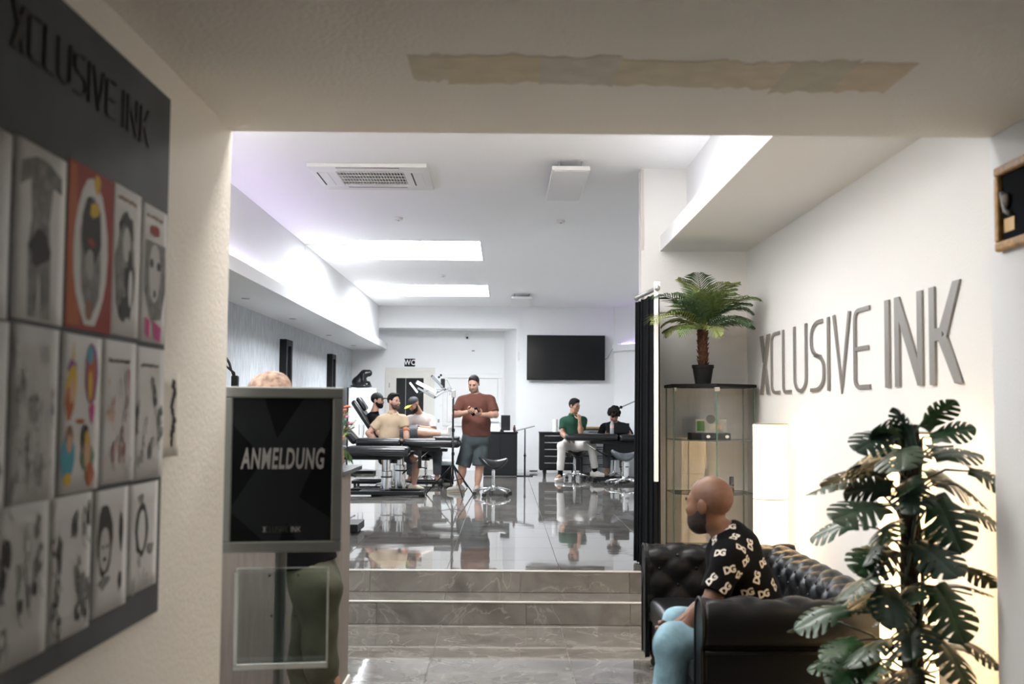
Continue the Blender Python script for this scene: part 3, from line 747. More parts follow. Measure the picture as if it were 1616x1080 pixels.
man = make_person('person', 'heavy-set man in a rust brown shirt and slate shorts standing and looking at a phone', J, SKIN1, (-0.5,17.5,U), COTTON_BROWN, COTTON_TEAL, sleeve=.80, g=1.15, belly=.5, tg=1.24,
    hem=(at(750,689,Y=Y),V3(0,0,-1)), pant_t=(.99,.98), hands=hands, shoes=(SHOE_GREY,SOLE_T), hair=hair_short(HAIRG,.012,.050,-.04,.004), beard=beard_fn(mat('grey_stubble',(0.22,0.15,0.12),0.7,var=.3,vscale=90),-.03,.002))
R_ = Matrix.Rotation(.5,3,'Y')@Matrix.Rotation(.7,3,'X')
b = MB(); b.box(tuple(ph-V3(.045,.006,.075)), tuple(ph+V3(.045,.006,.075)), rot=Matrix.Rotation(1.0,3,'Y')@Matrix.Rotation(.6,3,'X'))
tag(b.build('phone', SCREEN, bevel=.006), 'black phone held in the hands of the man in the brown shirt', 'phone')

# --- man in the beige polo on a stool behind the padded bench
Y = 18.0
J = joints(at(621.5,634,Y=Y-.02), (.80,-.58,-.04), (0,0,1), front=(.45,-.9,0), nek=at(620,653,Y=Y), che=at(617,668,Y=Y), pel=at(611,703,Y=Y),
           sR=at(600,664,Y=Y-.02), sL=at(637,662,Y=Y+.02), eR=at(581,684,Y=Y-.08), eL=at(641,683,Y=Y-.05), wR=at(597,700,Y=Y-.02), wL=at(642,704,Y=Y-.15),
           hR=at(603,708,Y=Y), hL=at(620,708,Y=Y), kR=at(609,730,Y=Y-.42), aR=at(607,770,Y=Y-.36), kL=at(659,727,Y=Y-.36), aL=at(653,766,Y=Y-.30), tR=V3(-.1,-1,0), tL=V3(.85,-.5,0))
hands = [hand_prims(J['wR'], V3(.7,0,-.6), V3(.3,-.2,-.8), 1, .5), hand_prims(J['wL'], V3(0,-.2,-1), V3(-1,0,0), -1, .3)]
p2 = make_person('person', 'bearded man in a beige polo shirt seated behind the padded black bench', J, SKIN1, (-1.7,17.85,U), COTTON_BEIGE, COTTON_GREY if False else SHORT_GREY, sleeve=.62, g=1.0,
    pant_t=.80, hands=hands, shoes=(SHOE_BEIGE,SOLE_W), hair=hair_short(HAIR,.018,.055,.0,.006), beard=beard_fn(STUBBLE,-.03,.004), collar=COTTON_BEIGE)
def ink_sleeve(T, a, b_, r0, r1, name='tattoo'):
    a = np.asarray(a); b_ = np.asarray(b_)
    S = [Cone(a,b_,r0,r1,k=0,cuts=[(a,a-b_),(b_,b_-a)])]
    return sdf_obj(name, [nets(S,.008)], TATTOO, T)
ink_sleeve(p2, J['eR']*.9+J['sR']*.1, J['eR']*.35+J['wR']*.65, .0465,.038)
sh = nrm(J['aR']-J['kR']); ink_sleeve(p2, J['kR']+sh*.06, J['aR']-sh*.10, .060,.046)
b = MB(); ax = nrm(J['wL']-J['eL']); c = J['eL']-ax*.03; b.lathe(c, [(.050,-.018),(.055,-.015),(.055,.015),(.050,.018)], 20, axis=tuple(ax)); b.build('arm_band', mat('orange_band',(.45,.12,.03),.6), p2, smooth=True)

# --- client in a black cap reclining on the far bench, bare leg out
Y = 19.0
J = joints(at(596,632.5,Y=Y), (.93,-.25,-.05), (-.05,0,1), front=(.75,-.15,.65), nek=at(591,651,Y=Y), che=at(590,666,Y=Y), pel=at(612,688,Y=Y),
           sR=at(588,661,Y=Y-.19), sL=at(590,661,Y=Y+.19), eR=at(597,684,Y=Y-.27), eL=at(597,684,Y=Y+.27), wR=at(618,688,Y=Y-.22), wL=at(618,688,Y=Y+.22),
           hR=at(617,687,Y=Y-.10), hL=at(617,687,Y=Y+.10), kR=at(662,683,Y=Y-.12), aR=at(707,685.5,Y=Y-.15), kL=at(660,680,Y=Y+.16), aL=at(705,684.5,Y=Y+.12), tR=V3(.15,-.1,1), tL=V3(.15,.1,1))
J['zL']=J['zR']=1.1
hands = [hand_prims(J['wR'], V3(1,0,-.1), V3(0,0,-1), 1, .4), hand_prims(J['wL'], V3(1,0,-.1), V3(0,0,-1), -1, .4)]
p3 = make_person('person', 'bearded client in a black cap and black shirt reclining on the far bench', J, SKIN1, (-1.95,19.0,1.12), COTTON_BLACK, SHORT_GREY, sleeve=.6,
    hem=(J['pel']+V3(.02,0,0), -nrm(J['nek']-J['pel'])), pant_t=.95, hands=hands, hair=hair_short(HAIR,.006,.05,-.03), beard=beard_fn(HAIR,-.03,.006), cap=cap_fn(mat('black_cap',(0.018,0.018,0.02),0.8)))
# white ankle sock
S = [Cone(J['aR']+nrm(J['kR']-J['aR'])*.10,J['aR'],.044,.045,k=0), Cone(J['aR'],J['aR']+V3(.03,-.01,.10),.042,.036,k=.03)]
sdf_obj('sock', [nets(S,.009)], mat('white_sock',(.7,.69,.66),.9), p3)

# --- tattoo artist bent over the client
Y = 19.55
J = joints(at(653,639,Y=Y-.15), (-.55,-.62,-.56), (-.45,-.35,.82), front=(-.35,-.93,0), nek=at(662,654,Y=Y-.05), che=at(665,668,Y=Y), pel=at(669,704,Y=Y+.05),
           sR=at(646,663,Y=Y-.10), sL=at(680,663,Y=Y+.02), eR=at(636,684,Y=Y-.2), eL=at(683,680,Y=Y-.12), wR=at(634,684,Y=Y-.42), wL=at(656,673,Y=Y-.36),
           hR=at(661,709,Y=Y), hL=at(680,709,Y=Y+.03), kR=at(648,716,Y=Y-.4), aR=at(648,752,Y=Y-.35), kL=at(690,716,Y=Y-.35), aL=at(690,752,Y=Y-.3), tR=V3(-.2,-1,0), tL=V3(.2,-1,0))
gl = hand_prims(J['wL'], V3(-1,-.1,.08), V3(0,0,-1), 1, .55, 1.08)
gr = hand_prims(J['wR'], V3(.5,-.6,.05), V3(0,0,-1), -1, .5, 1.08)
p4 = make_person('person', 'tattoo artist in a dark cap, grey shirt and black gloves leaning over the client', J, SKIN2, (-1.45,19.5,U), COTTON_GREY, SHORT_GREY, sleeve=.85, g=1.08,
    pant_t=1.92, hands=[gl,gr], shoes=(SHOE_DARK,SOLE_W), beard=beard_fn(HAIR,-.04,.006), cap=cap_fn(mat('charcoal_cap',(0.03,0.035,0.042),0.8), mat('yellow_brim',(.42,.36,.06),.7)))
gl2 = hand_prims(J['wL'], V3(-1,-.1,.08), V3(0,0,-1), 1, .55, 1.16); gr2 = hand_prims(J['wR'], V3(.5,-.6,.05), V3(0,0,-1), -1, .5, 1.16)
for gg in (gl2,gr2): sdf_obj('glove', [nets(gg,.005)], GLOVE, p4)

# --- man in the green polo, chin on hand
Y = 20.75
wL = at(914.5,663,Y=Y-.22)
J = joints(at(906.5,641,Y=Y-.03), (.72,-.62,-.22), (.08,-.1,1), front=(.30,-.95,0), nek=at(905,656,Y=Y), che=at(905,669,Y=Y), pel=at(903,700,Y=Y+.02),
           sR=at(889,665,Y=Y), sL=at(921,664,Y=Y), eR=at(887.5,684,Y=Y-.07), eL=at(916.5,683,Y=Y-.22), wR=at(896,694,Y=Y-.30), wL=wL,
           hR=at(896,703,Y=Y), hL=at(911,703,Y=Y), kR=at(886.5,704,Y=Y-.46), aR=at(884,749,Y=Y-.45), kL=at(934,704,Y=Y-.38), aL=at(939,744,Y=Y-.30), tR=V3(-.45,-.9,0), tL=V3(.8,-.6,0))
J['zL'] = U+.086
hands = [hand_prims(J['wR'], V3(.8,-.5,-.1), V3(0,0,-1), 1, .5), hand_prims(wL, at(913.5,654,Y=Y-.16)-wL, V3(-.3,.9,.1), -1, .55)]
make_person('person', 'dark-haired man in a green polo and white trousers resting chin on hand', J, SKIN2, (1.25,20.6,U), COTTON_GREEN, TROUSER_WHITE, sleeve=.66, g=.96,
    pant_t=1.86, hands=hands, shoes=(SHOE_WHITE,SOLE_W), socks=COTTON_BLACK, hair=hair_short(HAIR,.020,.060,-.05,.012), collar=COTTON_GREEN)

# --- curly-haired artist in black behind the right bench
def curls(x):
    L, s = x['HL'], x['s']; rr = random.Random(5); S = []
    for i in range(90):
        a = rr.uniform(0,2*math.pi); z = rr.uniform(-.35,1); r = math.sqrt(max(0,1-z*z))
        v = V3(r*math.cos(a)*.102, r*math.sin(a)*.112-.016, z*.108+.045)
        if v[1] > .05 and v[2] < .035: continue
        S.append(Cone(L(*v),L(*(v*1.02)),rr.uniform(.02,.03)*s,rr.uniform(.018,.026)*s,k=.004))
    sdf_obj('curly_hair', [nets(S, .006)], HAIR, x['T'])
Y = 21.05
J = joints(at(969,655,Y=Y-.12), (-.06,-.80,-.60), (0,-.6,.8), front=(0,-1,0), nek=at(969.5,668,Y=Y-.03), che=at(970,680,Y=Y), pel=at(970,708,Y=Y+.05),
           sR=at(953,675,Y=Y-.02), sL=at(987,675,Y=Y-.02), eR=at(946,694,Y=Y-.15), eL=at(998,694,Y=Y-.15), wR=at(957,686,Y=Y-.40), wL=at(995,688,Y=Y-.40),
           hR=at(962,711,Y=Y), hL=at(978,711,Y=Y), kR=at(958,714,Y=Y-.42), aR=at(957,743,Y=Y-.40), kL=at(985,714,Y=Y-.42), aL=at(983,743,Y=Y-.40), tR=V3(-.1,-1,0), tL=V3(.1,-1,0))
hands = [hand_prims(J['wR'], V3(.45,-.3,.9), V3(.7,.5,0), -1, .8), hand_prims(J['wL'], V3(-.45,-.3,.9), V3(-.7,.5,0), 1, .8)]
make_person('person', 'curly-haired man in a black shirt bent over a tablet at the right bench', J, SKIN2, (2.0,20.95,U), COTTON_BLACK, SHORT_GREY, sleeve=.85, g=1.1,
    pant_t=1.85, hands=hands, shoes=(SHOE_DARK,SOLE_W), hair=curls)

# --- person at the reception desk, behind the poster stand
Y = 5.62
J = joints(at(424,629,Y=Y), (-.85,.45,-.25), (-.15,.05,1), front=(-.9,.35,0), nek=at(446,680,Y=Y), che=at(458,730,Y=Y), pel=at(492,905,Y=Y),
           sR=at(452,715,Y=Y+.19), sL=at(452,715,Y=Y-.17), eR=at(440,800,Y=Y+.28), eL=at(445,800,Y=Y-.10), wR=at(405,790,Y=Y+.35), wL=at(400,800,Y=Y+.15),
           hR=at(498,932,Y=Y+.08), hL=at(501,932,Y=Y-.08), kR=at(478,1050,Y=Y+.12), aR=at(500,1165,Y=Y+.10), kL=at(507,1052,Y=Y-.10), aL=at(535,1165,Y=Y-.08), tR=V3(-.9,.3,0), tL=V3(-.9,.3,0))
hands = [hand_prims(J['wR'], V3(-1,.2,0), V3(0,0,-1), 1, .4), hand_prims(J['wL'], V3(-1,.2,0), V3(0,0,-1), -1, .4)]
CAMO = mat('mottled_cap', (0.27,0.18,0.14), 0.85, var=0.75, vscale=26)
def dome(x):
    L, M, s = x['HL'], x['M'], x['s']
    sdf_obj('cap', [nets([Ell(L(0,-.014,.040), V3(.097,.118,.090)*s, M, cuts=[(L(0,0,.020), hv(x,0,.1,-1))], k=0)], .006, noise=.001, nscale=60)], CAMO, x['T'])
make_person('person', 'person in olive trousers and a mottled cap standing behind the framed poster stand', J, SKIN2, (-0.9,5.6,0), COTTON_BLACK, OLIVE, sleeve=.85, g=.95,
    hem=(at(500,889,Y=Y),V3(.25,0,-1)), pant_t=1.9, hands=hands, shoes=(SHOE_DARK,SOLE_W), hair=dome, voxel=.011, legfold=.004)

# --- bald man on the sofa, looking back into the studio
Y = 5.66
J = joints(at(1119,796,Y=Y), (-.74,.66,-.06), (-.12,.02,1), front=(-1,.12,0), nek=at(1146,846,Y=Y), che=at(1160,883,Y=Y), pel=at(1203,985,Y=Y),
           sL=at(1150,884,Y=Y-.19), sR=at(1148,872,Y=Y+.20), eL=at(1120,958,Y=Y-.24), eR=at(1120,955,Y=Y+.20), wL=at(1070,1003,Y=Y-.10), wR=at(1066,990,Y=Y+.08),
           hL=at(1203,1003,Y=Y-.10), hR=at(1203,1000,Y=Y+.10), kL=at(1060,1012,Y=Y-.16), aL=at(1062,1150,Y=Y-.16), kR=at(1070,985,Y=Y+.20), aR=at(1045,1120,Y=Y+.22), tL=V3(-1,-.1,0), tR=V3(-1,.2,0))
hands = [hand_prims(J['wL'], V3(-.6,.6,-.5), V3(.3,.8,.5), 1, .7, 1.05), hand_prims(J['wR'], V3(-.6,-.6,-.4), V3(.3,-.8,.5), -1, .7, 1.05)]
def cropped(x):
    L, M, s = x['HL'], x['M'], x['s']
    # closely shaven hair: a skin-thin layer round the back of the skull
    S = [Ell(L(0,-.017,.030), V3(.0785,.0985,.087)*s, M, cuts=[(L(0,.035,.02), hv(x,0,.95,.12)),(L(0,0,.085), hv(x,0,.45,1)),(L(0,-.03,-.05), hv(x,0,.25,-1))], k=0)]
    sdf_obj('shaven_hair', [nets(S, x['voxel']*.5)], mat('shaven_scalp',(0.15,0.076,0.050),0.6,var=.15,vscale=40), x['T'])
sofa_man = make_person('person', 'bald bearded man in a black monogram shirt and jeans sitting on the leather sofa', J, SKIN3, (1.15,5.66,0), COTTON_BLACK, DENIM, sleeve=.70, g=1.1, headscale=1.14,
    hem=(J['pel']-V3(0,0,.02),-nrm(J['nek']-J['pel'])), pant_t=1.93, hands=hands, shoes=(SHOE_WHITE,SOLE_W), hair=cropped, beard=beard_fn(mat('black_beard',(.02,.015,.013),.75,var=.5,vscale=80),-.028,.007), voxel=.010, legfold=.004, shirt_noise=.003)
# monograms printed on the shirt, each wrapped on the cloth
def monograms(T):
    shirt = [c for c in bpy.data.objects if c.parent == T and c.name.startswith('shirt')][0]
    o = parent_origin(T)
    me = shirt.data; bvh = BVHTree.FromPolygons([v.co for v in me.vertices], [tuple(p.vertices) for p in me.polygons])
    WP = mat('white_print', (.66,.62,.55), .7)
    cu = bpy.data.curves.new('t','FONT'); cu.body = 'DG'; cu.size = .047; cu.offset = .0021; cu.space_character = .72; cu.align_x='CENTER'; cu.align_y='CENTER'; cu.resolution_u = 2
    ob = bpy.data.objects.new('t',cu); COL.objects.link(ob); g = bpy.data.meshes.new_from_object(ob.evaluated_get(bpy.context.evaluated_depsgraph_get())); bpy.data.objects.remove(ob)
    bm = bmesh.new(); bm.from_mesh(g); bmesh.ops.triangulate(bm, faces=bm.faces); bmesh.ops.subdivide_edges(bm, edges=[e for e in bm.edges if e.calc_length() > .012], cuts=1)
    bmesh.ops.triangulate(bm, faces=bm.faces); bm.to_mesh(g); bm.free()
    pts = [(1152,832,.4),(1127,853,-.6),(1160,848,.9),(1184,860,1.0),(1204,866,-.8),(1136,873,.2),(1178,886,.5),(1204,889,.3),(1112,890,-.5),(1152,900,.2),(1123,915,.9),(1166,909,-.3),(1195,912,1.2),(1222,897,-1.0),(1221,924,-.9),(1180,936,.3),(1234,936,-1.1),(1206,938,.2),(1107,876,.3),(1170,866,-.7),(1146,930,.7)]
    cl = Vector(tuple(CAM))
    for i,(px,py,a) in enumerate(pts):
        d = Vector(tuple(at(px,py,Y=5.6)))-cl
        hit, n, _, _ = bvh.ray_cast(cl-o, d.normalized())
        if hit is None: continue
        up = Vector((0,0,1)); t1 = up.cross(n).normalized(); t2 = n.cross(t1); ca, sa = math.cos(a), math.sin(a)
        vs = []
        for v in g.vertices:
            p = hit+t1*(v.co.x*ca-v.co.y*sa)+t2*(v.co.x*sa+v.co.y*ca)
            q, nn, _, _ = bvh.find_nearest(p); vs.append(tuple(q+nn*.0015))
        m = bpy.data.meshes.new('monogram'); m.from_pydata(vs, [], [tuple(p.vertices) for p in g.polygons]); m.materials.append(WP)
        q = bpy.data.objects.new('monogram', m); COL.objects.link(q); q.parent = shirt
monograms(sofa_man)
# ------------------------------------------------------------------ lettering drawn as strokes
def arc(cx, cy, rx, ry, a0, a1, n=8):
    return [(cx+rx*math.cos(math.radians(a0+(a1-a0)*i/n)), cy+ry*math.sin(math.radians(a0+(a1-a0)*i/n))) for i in range(n+1)]
def ribbon(path, w):
    P = [Vector(p) for p in path]; L = []; R = []
    for i, p in enumerate(P):
        d0 = (P[i]-P[i-1]).normalized() if i > 0 else None; d1 = (P[i+1]-P[i]).normalized() if i < len(P)-1 else None
        d = ((d0 or d1)+(d1 or d0)).normalized(); n = Vector((-d.y,d.x)); ref = d1 or d0
        sc = 1/max(0.35, abs(n.dot(Vector((-ref.y,ref.x)))))
        L.append(p+n*w/2*sc); R.append(p-n*w/2*sc)
    return [tuple(p) for p in L+R[::-1]]
# letters in a cell 1 high; (advance, [polygon...])
def letters_xclusive():
    tw, bw, xw = 0.050, 0.085, 0.12
    G = []
    # bold X: one full diagonal, the other broken where it crosses
    X = [[(0.0,0),(0.125,0),(0.42,1),(0.295,1)], [(0.0,1),(0.125,1),(0.19,0.74),(0.135,0.54)], [(0.255,0.50),(0.315,0.30),(0.415,0),(0.29,0),(0.215,0.26)]]
    G.append(('x', 0.46, X))
    r = 0.13
    C = [ribbon([(0.34,1-tw/2)]+arc(r+tw/2,1-r-tw/2,r,r,90,180)+arc(r+tw/2,r+tw/2,r,r,180,270)+[(0.34,tw/2)], tw)]
    G.append(('c', 0.45, C))
    Ls = [ribbon([(tw/2,1)]+arc(0.08+tw/2,0.08+tw/2,0.08,0.08,180,270,5)+[(0.30,tw/2)], tw)]
    G.append(('l', 0.40, Ls))
    Us = [ribbon([(tw/2,1)]+arc(0.19+tw/2,0.19+tw/2,0.19,0.19,180,360,12)+[(0.38+tw/2,1)], tw)]
    G.append(('u', 0.54, Us))
    q = (1-tw)/4
    S = [ribbon([(0.36,1-tw/2)]+arc(q+tw/2,1-q*0.8-tw/2,q,q*0.8,90,180,6)+arc(q+tw/2,0.5+q*0.75,q,q*0.75,180,270,6)[0:]+arc(0.36-q+0.03,0.5-q*0.75,q,q*0.75,90,0,6)+arc(0.36-q+0.03,q*0.8+tw/2,q,q*0.8,0,-90,6)+[(0.0,tw/2)], tw)]
    G.append(('s', 0.50, S))
    G.append(('i', 0.15, [[(0,0),(tw,0),(tw,1),(0,1)]]))
    G.append(('v', 0.52, [ribbon([(tw/2,1),(0.22,0.02),(0.42,1)], tw)]))
    E_ = [ribbon([(0.36,1-tw/2)]+arc(0.1+tw/2,1-0.1-tw/2,0.1,0.1,90,180,6)+arc(0.1+tw/2,0.1+tw/2,0.1,0.1,180,270,6)+[(0.36,tw/2)], tw), [(tw,0.5-tw/2),(0.33,0.5-tw/2),(0.33,0.5+tw/2),(tw,0.5+tw/2)]]
    G.append(('e', 0.68, E_))
    G.append(('i', 0.19, [[(0,0),(bw,0),(bw,1),(0,1)]]))
    G.append(('n', 0.60, [[(0,0),(bw,0),(bw,1),(0,1)], [(bw,1),(bw,0.72),(0.40,0),(0.40,0.28)], [(0.40,0),(0.485,0),(0.485,1),(0.40,1)]]))
    G.append(('k', 0.50, [[(0,0),(bw,0),(bw,1),(0,1)], [(bw,0.44),(0.2,0.44),(0.2,0.57),(bw,0.57)], [(0.16,0.57),(0.26,0.47),(0.46,1),(0.36,1)], [(0.14,0.44),(0.25,0.50),(0.48,0),(0.37,0)]]))
    return G
GLYPHS = letters_xclusive(); LOGO_W = sum(g[1] for g in GLYPHS)-0.02
def logo(parent, to3, width, height, d0, d1, m, part='letter'):
    """to3(u, v, d): u along the line, v up, d off the surface"""
    x = 0.0; k = width/LOGO_W
    for ch, adv, polys in GLYPHS:
        b = MB()
        for i, p in enumerate(polys): b.prism([((x+u)*k, v*height) for u,v in p], to3, d0, d1-0.0002*i)
        b.build(part, m, parent)
        x += adv

# raised sign on the lounge wall
LET = mat('brushed_grey_metal', (0.27,0.255,0.24), 0.42, metal=0.35)
ya, yb_ = 9.17, 5.10; z0, zt = 1.742, 2.212
sign = thing('wall_lettering', 'raised brushed grey XCLUSIVE INK lettering on the white lounge wall', 'sign', (XK, (ya+yb_)/2, z0))
logo(sign, lambda u,v,d: (XK-d, ya-u, z0+v), ya-yb_, zt-z0, 0.003, 0.013, LET)

# ------------------------------------------------------------------ flash board on the passage wall
BX = XL
BOARD = mat('slate_board', (0.062,0.073,0.082), 0.75, var=0.25, vscale=2.5)
bd = thing('sign_board', 'big slate grey board with dark XCLUSIVE INK lettering hung on the passage wall', 'board', (BX,2.5,1.0))
b = MB(); b.box((BX,1.15,0.995),(BX+0.012,3.475,2.555)); b.build('panel', BOARD, bd, bevel=.002)
p0 = at(6,62,X=BX); p1 = at(229,208,X=BX)
LB = p1[1]-p0[1]; Hh = 0.102; zb = 2.358
logo(bd, lambda u,v,d: (BX+0.012+d, p0[1]+u, zb+0.0+v), LB, Hh, 0.0005, 0.006, mat('black_letters',(0.02,0.022,0.025),0.6))
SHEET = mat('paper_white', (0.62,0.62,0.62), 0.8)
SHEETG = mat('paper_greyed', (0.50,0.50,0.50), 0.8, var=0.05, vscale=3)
INK = mat('ink_black', (0.03,0.03,0.03), 0.8); INKG = mat('ink_grey', (0.19,0.19,0.19), 0.8, var=0.5, vscale=25); INKL = mat('ink_pale', (0.34,0.34,0.34), 0.8)
RED = mat('ink_red', (0.28,0.035,0.03), 0.8); ORG = mat('ink_orange', (0.40,0.11,0.035), 0.8); YEL = mat('ink_yellow', (0.60,0.40,0.04), 0.8); BLU = mat('ink_blue', (0.06,0.32,0.42), 0.8)
PUR = mat('ink_purple', (0.22,0.08,0.24), 0.8); PNK = mat('ink_pink', (0.55,0.07,0.26), 0.8); BRN = mat('ink_brown', (0.22,0.12,0.07), 0.8); GRN = mat('ink_green', (0.10,0.24,0.12), 0.8); SKN = mat('ink_skin', (0.60,0.36,0.24), 0.8)
def blob(cx, cy, rx, ry, n=14, jag=0.0, rr=random, rot=0.0):
    out = []
    for i in range(n):
        a = 2*math.pi*i/n; q = 1+rr.uniform(-jag,jag); x = rx*q*math.cos(a); y = ry*q*math.sin(a)
        out.append((cx+x*math.cos(rot)-y*math.sin(rot), cy+x*math.sin(rot)+y*math.cos(rot)))
    return out
def flash_sheet(y0, y1, z0, z1, art, label, m=SHEET, lift=0.0, curl=0.0):
    """sheet of paper on the board; art is a list of (material, polygon in 0..1 sheet units)"""
    t = thing('flash_sheet', label, 'drawing', (BX+0.013+lift, (y0+y1)/2, z0), 'flash sheets on the slate board')
    b = MB()
    def sf(u, v): return (BX+0.0135+lift+curl*(u**3)*0.03*(1-v*.4), y0+(y1-y0)*u, z0+(z1-z0)*v)
    b.grid(sf, 6, 6); b.build('paper', m, t, solid=0.0008, smooth=True)
    for i,(mm, poly) in enumerate(art):
        b = MB(); c = [(sf(u,v)) for u,v in poly]; b.add([(p[0]+0.0007+0.00012*i,p[1],p[2]) for p in c], [tuple(range(len(c)))])
        b.build('print', mm, t, fixn=False)
    return t
def scribbles(rr, n, mats, x0=.08, x1=.92, y0=.06, y1=.92, s=(.03,.09)):
    A = []
    for i in range(n):
        cx, cy = rr.uniform(x0,x1), rr.uniform(y0,y1); m = rr.choice(mats); r = rr.uniform(*s)
        A.append((m, blob(cx,cy,r*.6,r,10,.45,rr)))
        if rr.random() < .6: A.append((m, ribbon([(cx-r*.5,cy-r*.9),(cx+rr.uniform(-r,r)*.3,cy-r*1.8),(cx+r*.6,cy-r*2.3)], .012)))
        if rr.random() < .5: A.append((SHEET, blob(cx,cy+r*.1,r*.25,r*.4,8,.3,rr)))
    return A
rr = random.Random(11)
title = lambda m, y=.92, x0=.22, x1=.78: [(m, [(x,y+rr.uniform(-.01,.012)) if k%2 == 0 else (x,y-.028+rr.uniform(-.012,.01)) for k in range(1)]) for x in ()]+[(m, blob(x0+(x1-x0)*i/9,y+rr.uniform(-.006,.006),.028,.014,8,.4,rr)) for i in range(10)]
Yc = [at(255,400,X=BX)[1], at(214,400,X=BX)[1], at(168,400,X=BX)[1], at(95,400,X=BX)[1], at(8,400,X=BX)[1]]
r1t, r1b, r2t, r2b, r3t, r3b = 2.193, 1.795, 1.785, 1.405, 1.395, 1.055
# top row, from the right edge of the board
mask = title(BRN)+[(RED, blob(.5+.05*i-.12,.82+.01*(i%2),.06,.035,8,.3,rr)) for i in range(6)]+[(INKG, [(.18,.74),(.92,.74),(.95,.40),(.80,.18),(.45,.16),(.18,.36)]),(SHEETG, blob(.52,.52,.22,.22,14,.05,rr)),(INK, blob(.40,.58,.07,.035)),(INK, blob(.66,.57,.07,.035)),(INK, blob(.53,.36,.05,.03)),(PNK, [(.2,.18),(.38,.16),(.36,.02),(.22,.05)]),(PNK, [(.5,.16),(.82,.12),(.78,-.0+.01),(.55,.03)])]
flash_sheet(Yc[1]-.004, Yc[0], r1b, r1t, mask, 'white flash sheet of a masked face with pink lettering, at the board edge', lift=.001)
port = title(BRN)+[(INK, blob(.5,.68,.26,.16,16,.12,rr)),(INKG, blob(.46,.42,.34,.30,18,.15,rr)),(SHEETG, blob(.5,.62,.12,.12)),(INK, blob(.62,.35,.16,.2,14,.3,rr)),(SHEET, blob(.66,.33,.07,.13)),(INK, blob(.45,.18,.16,.08,12,.3,rr))]
flash_sheet(Yc[2]-.01, Yc[1]-.002, r1b+.004, r1t+.008, port, 'white flash sheet with a black and grey bearded portrait')
redp = [(RED, [(.0,.0),(1,.0),(1,1),(0,1)]),(ORG, [(.02,.02),(.3,.02),(.16,.98),(.02,.98)]),(SHEET, blob(.5,.48,.37,.46,20,.03,rr)),(INKG, blob(.5,.46,.24,.36,18,.10,rr)),(INK, blob(.5,.62,.22,.20,18,.12,rr)),(YEL, blob(.56,.76,.10,.05,10,.3,rr)),(YEL, blob(.60,.92,.09,.05,10,.4,rr)),(RED, blob(.5,.55,.07,.035,8,.3,rr)),(BRN, blob(.48,.13,.10,.07,9,.2,rr)),(INKL, blob(.47,.42,.09,.1,9,.2,rr))]
flash_sheet(Yc[3], Yc[2]+.004, r1b+.0, r1t+.004, redp, 'red bordered flash sheet with a dark warrior head', lift=.001)
fig = [(INKG, [(.30,.02),(.46,.02),(.50,.30),(.56,.02),(.74,.02),(.72,.42),(.68,.58),(.74,.80),(.92,.78),(.90,.88),(.62,.94),(.40,.94),(.12,.88),(.10,.74),(.30,.80),(.34,.58),(.28,.42)]),(INK, blob(.5,.42,.2,.10,14,.2,rr)),(INKL, [(.49,.02),(.54,.02),(.53,.16)])]
flash_sheet(Yc[4], Yc[3]-.012, r1b-.002, r1t-.012, fig, 'greyed flash sheet with a standing torso figure')
Y5 = Yc[4]-.30
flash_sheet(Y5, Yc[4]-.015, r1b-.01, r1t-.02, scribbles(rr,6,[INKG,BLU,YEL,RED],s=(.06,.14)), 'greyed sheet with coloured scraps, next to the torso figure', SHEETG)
# middle row
Yd = [at(245,640,X=BX)[1], at(203,640,X=BX)[1], at(150,640,X=BX)[1], at(84,640,X=BX)[1], at(3,640,X=BX)[1]]
A = [(INK, blob(.72+.06*math.sin(i*1.3),.86-.075*i,.085,.055,9,.5,rr)) for i in range(10)]
flash_sheet(Yd[0]-.02, Yd[0]+.165, r2b+.05, r2t-.07, A, 'loose sheet with a tall black ornament hanging past the board edge', mat('paper_cream',(.68,.64,.58),.8), lift=.004, curl=.3)
flash_sheet(Yd[1], Yd[0]+.01, r2b-.003, r2t-.006, title(INK,.86)+scribbles(rr,18,[INK,INKG],y1=.74,s=(.03,.08)), 'white sheet of small black motifs with a script heading', curl=.25, lift=.0015)
flash_sheet(Yd[2], Yd[1]-.003, r2b, r2t-.002, title(INK,.86)+scribbles(rr,22,[RED,INKL,BRN,SKN],y1=.76,s=(.02,.06)), 'white sheet of small red motifs with a script heading', curl=.2)
col = [(PUR, blob(.28,.78,.11,.06,10,.2,rr)),(YEL, blob(.27,.66,.13,.15,12,.2,rr)),(ORG, blob(.22,.56,.11,.10,10,.2,rr)),(SKN, blob(.28,.64,.06,.08)),(YEL, [(.26,.84),(.32,.84),(.30,.97)]),
       (PUR, blob(.75,.76,.17,.20,14,.06,rr)),(ORG, blob(.74,.74,.11,.17,12,.05,rr)),(BLU, blob(.70,.88,.07,.06,10,.1,rr)),(YEL, blob(.72,.68,.05,.10)),(PNK, blob(.78,.50,.07,.07,9,.3,rr)),
       (BLU, blob(.22,.22,.16,.14,12,.15,rr)),(BRN, blob(.24,.36,.09,.07)),(SKN, blob(.24,.31,.06,.06)),(YEL, blob(.22,.09,.09,.04)),(GRN, blob(.70,.22,.2,.08,12,.2,rr)),(INK, blob(.62,.34,.10,.09)),(SKN, blob(.68,.26,.09,.12)),(YEL, blob(.66,.34,.06,.05)),(ORG, blob(.76,.10,.11,.08,9,.1,rr)),(ORG, blob(.48,.45,.12,.014))]
flash_sheet(Yd[3], Yd[2]-.004, r2b-.005, r2t-.004, col, 'white flash sheet with four bright coloured cartoon-like figures')
flash_sheet(Yd[4], Yd[3]-.012, r2b-.01, r2t-.002, scribbles(rr,26,[INKL,INKG],s=(.03,.07)), 'greyed sheet with four rows of faint flowers', SHEETG)
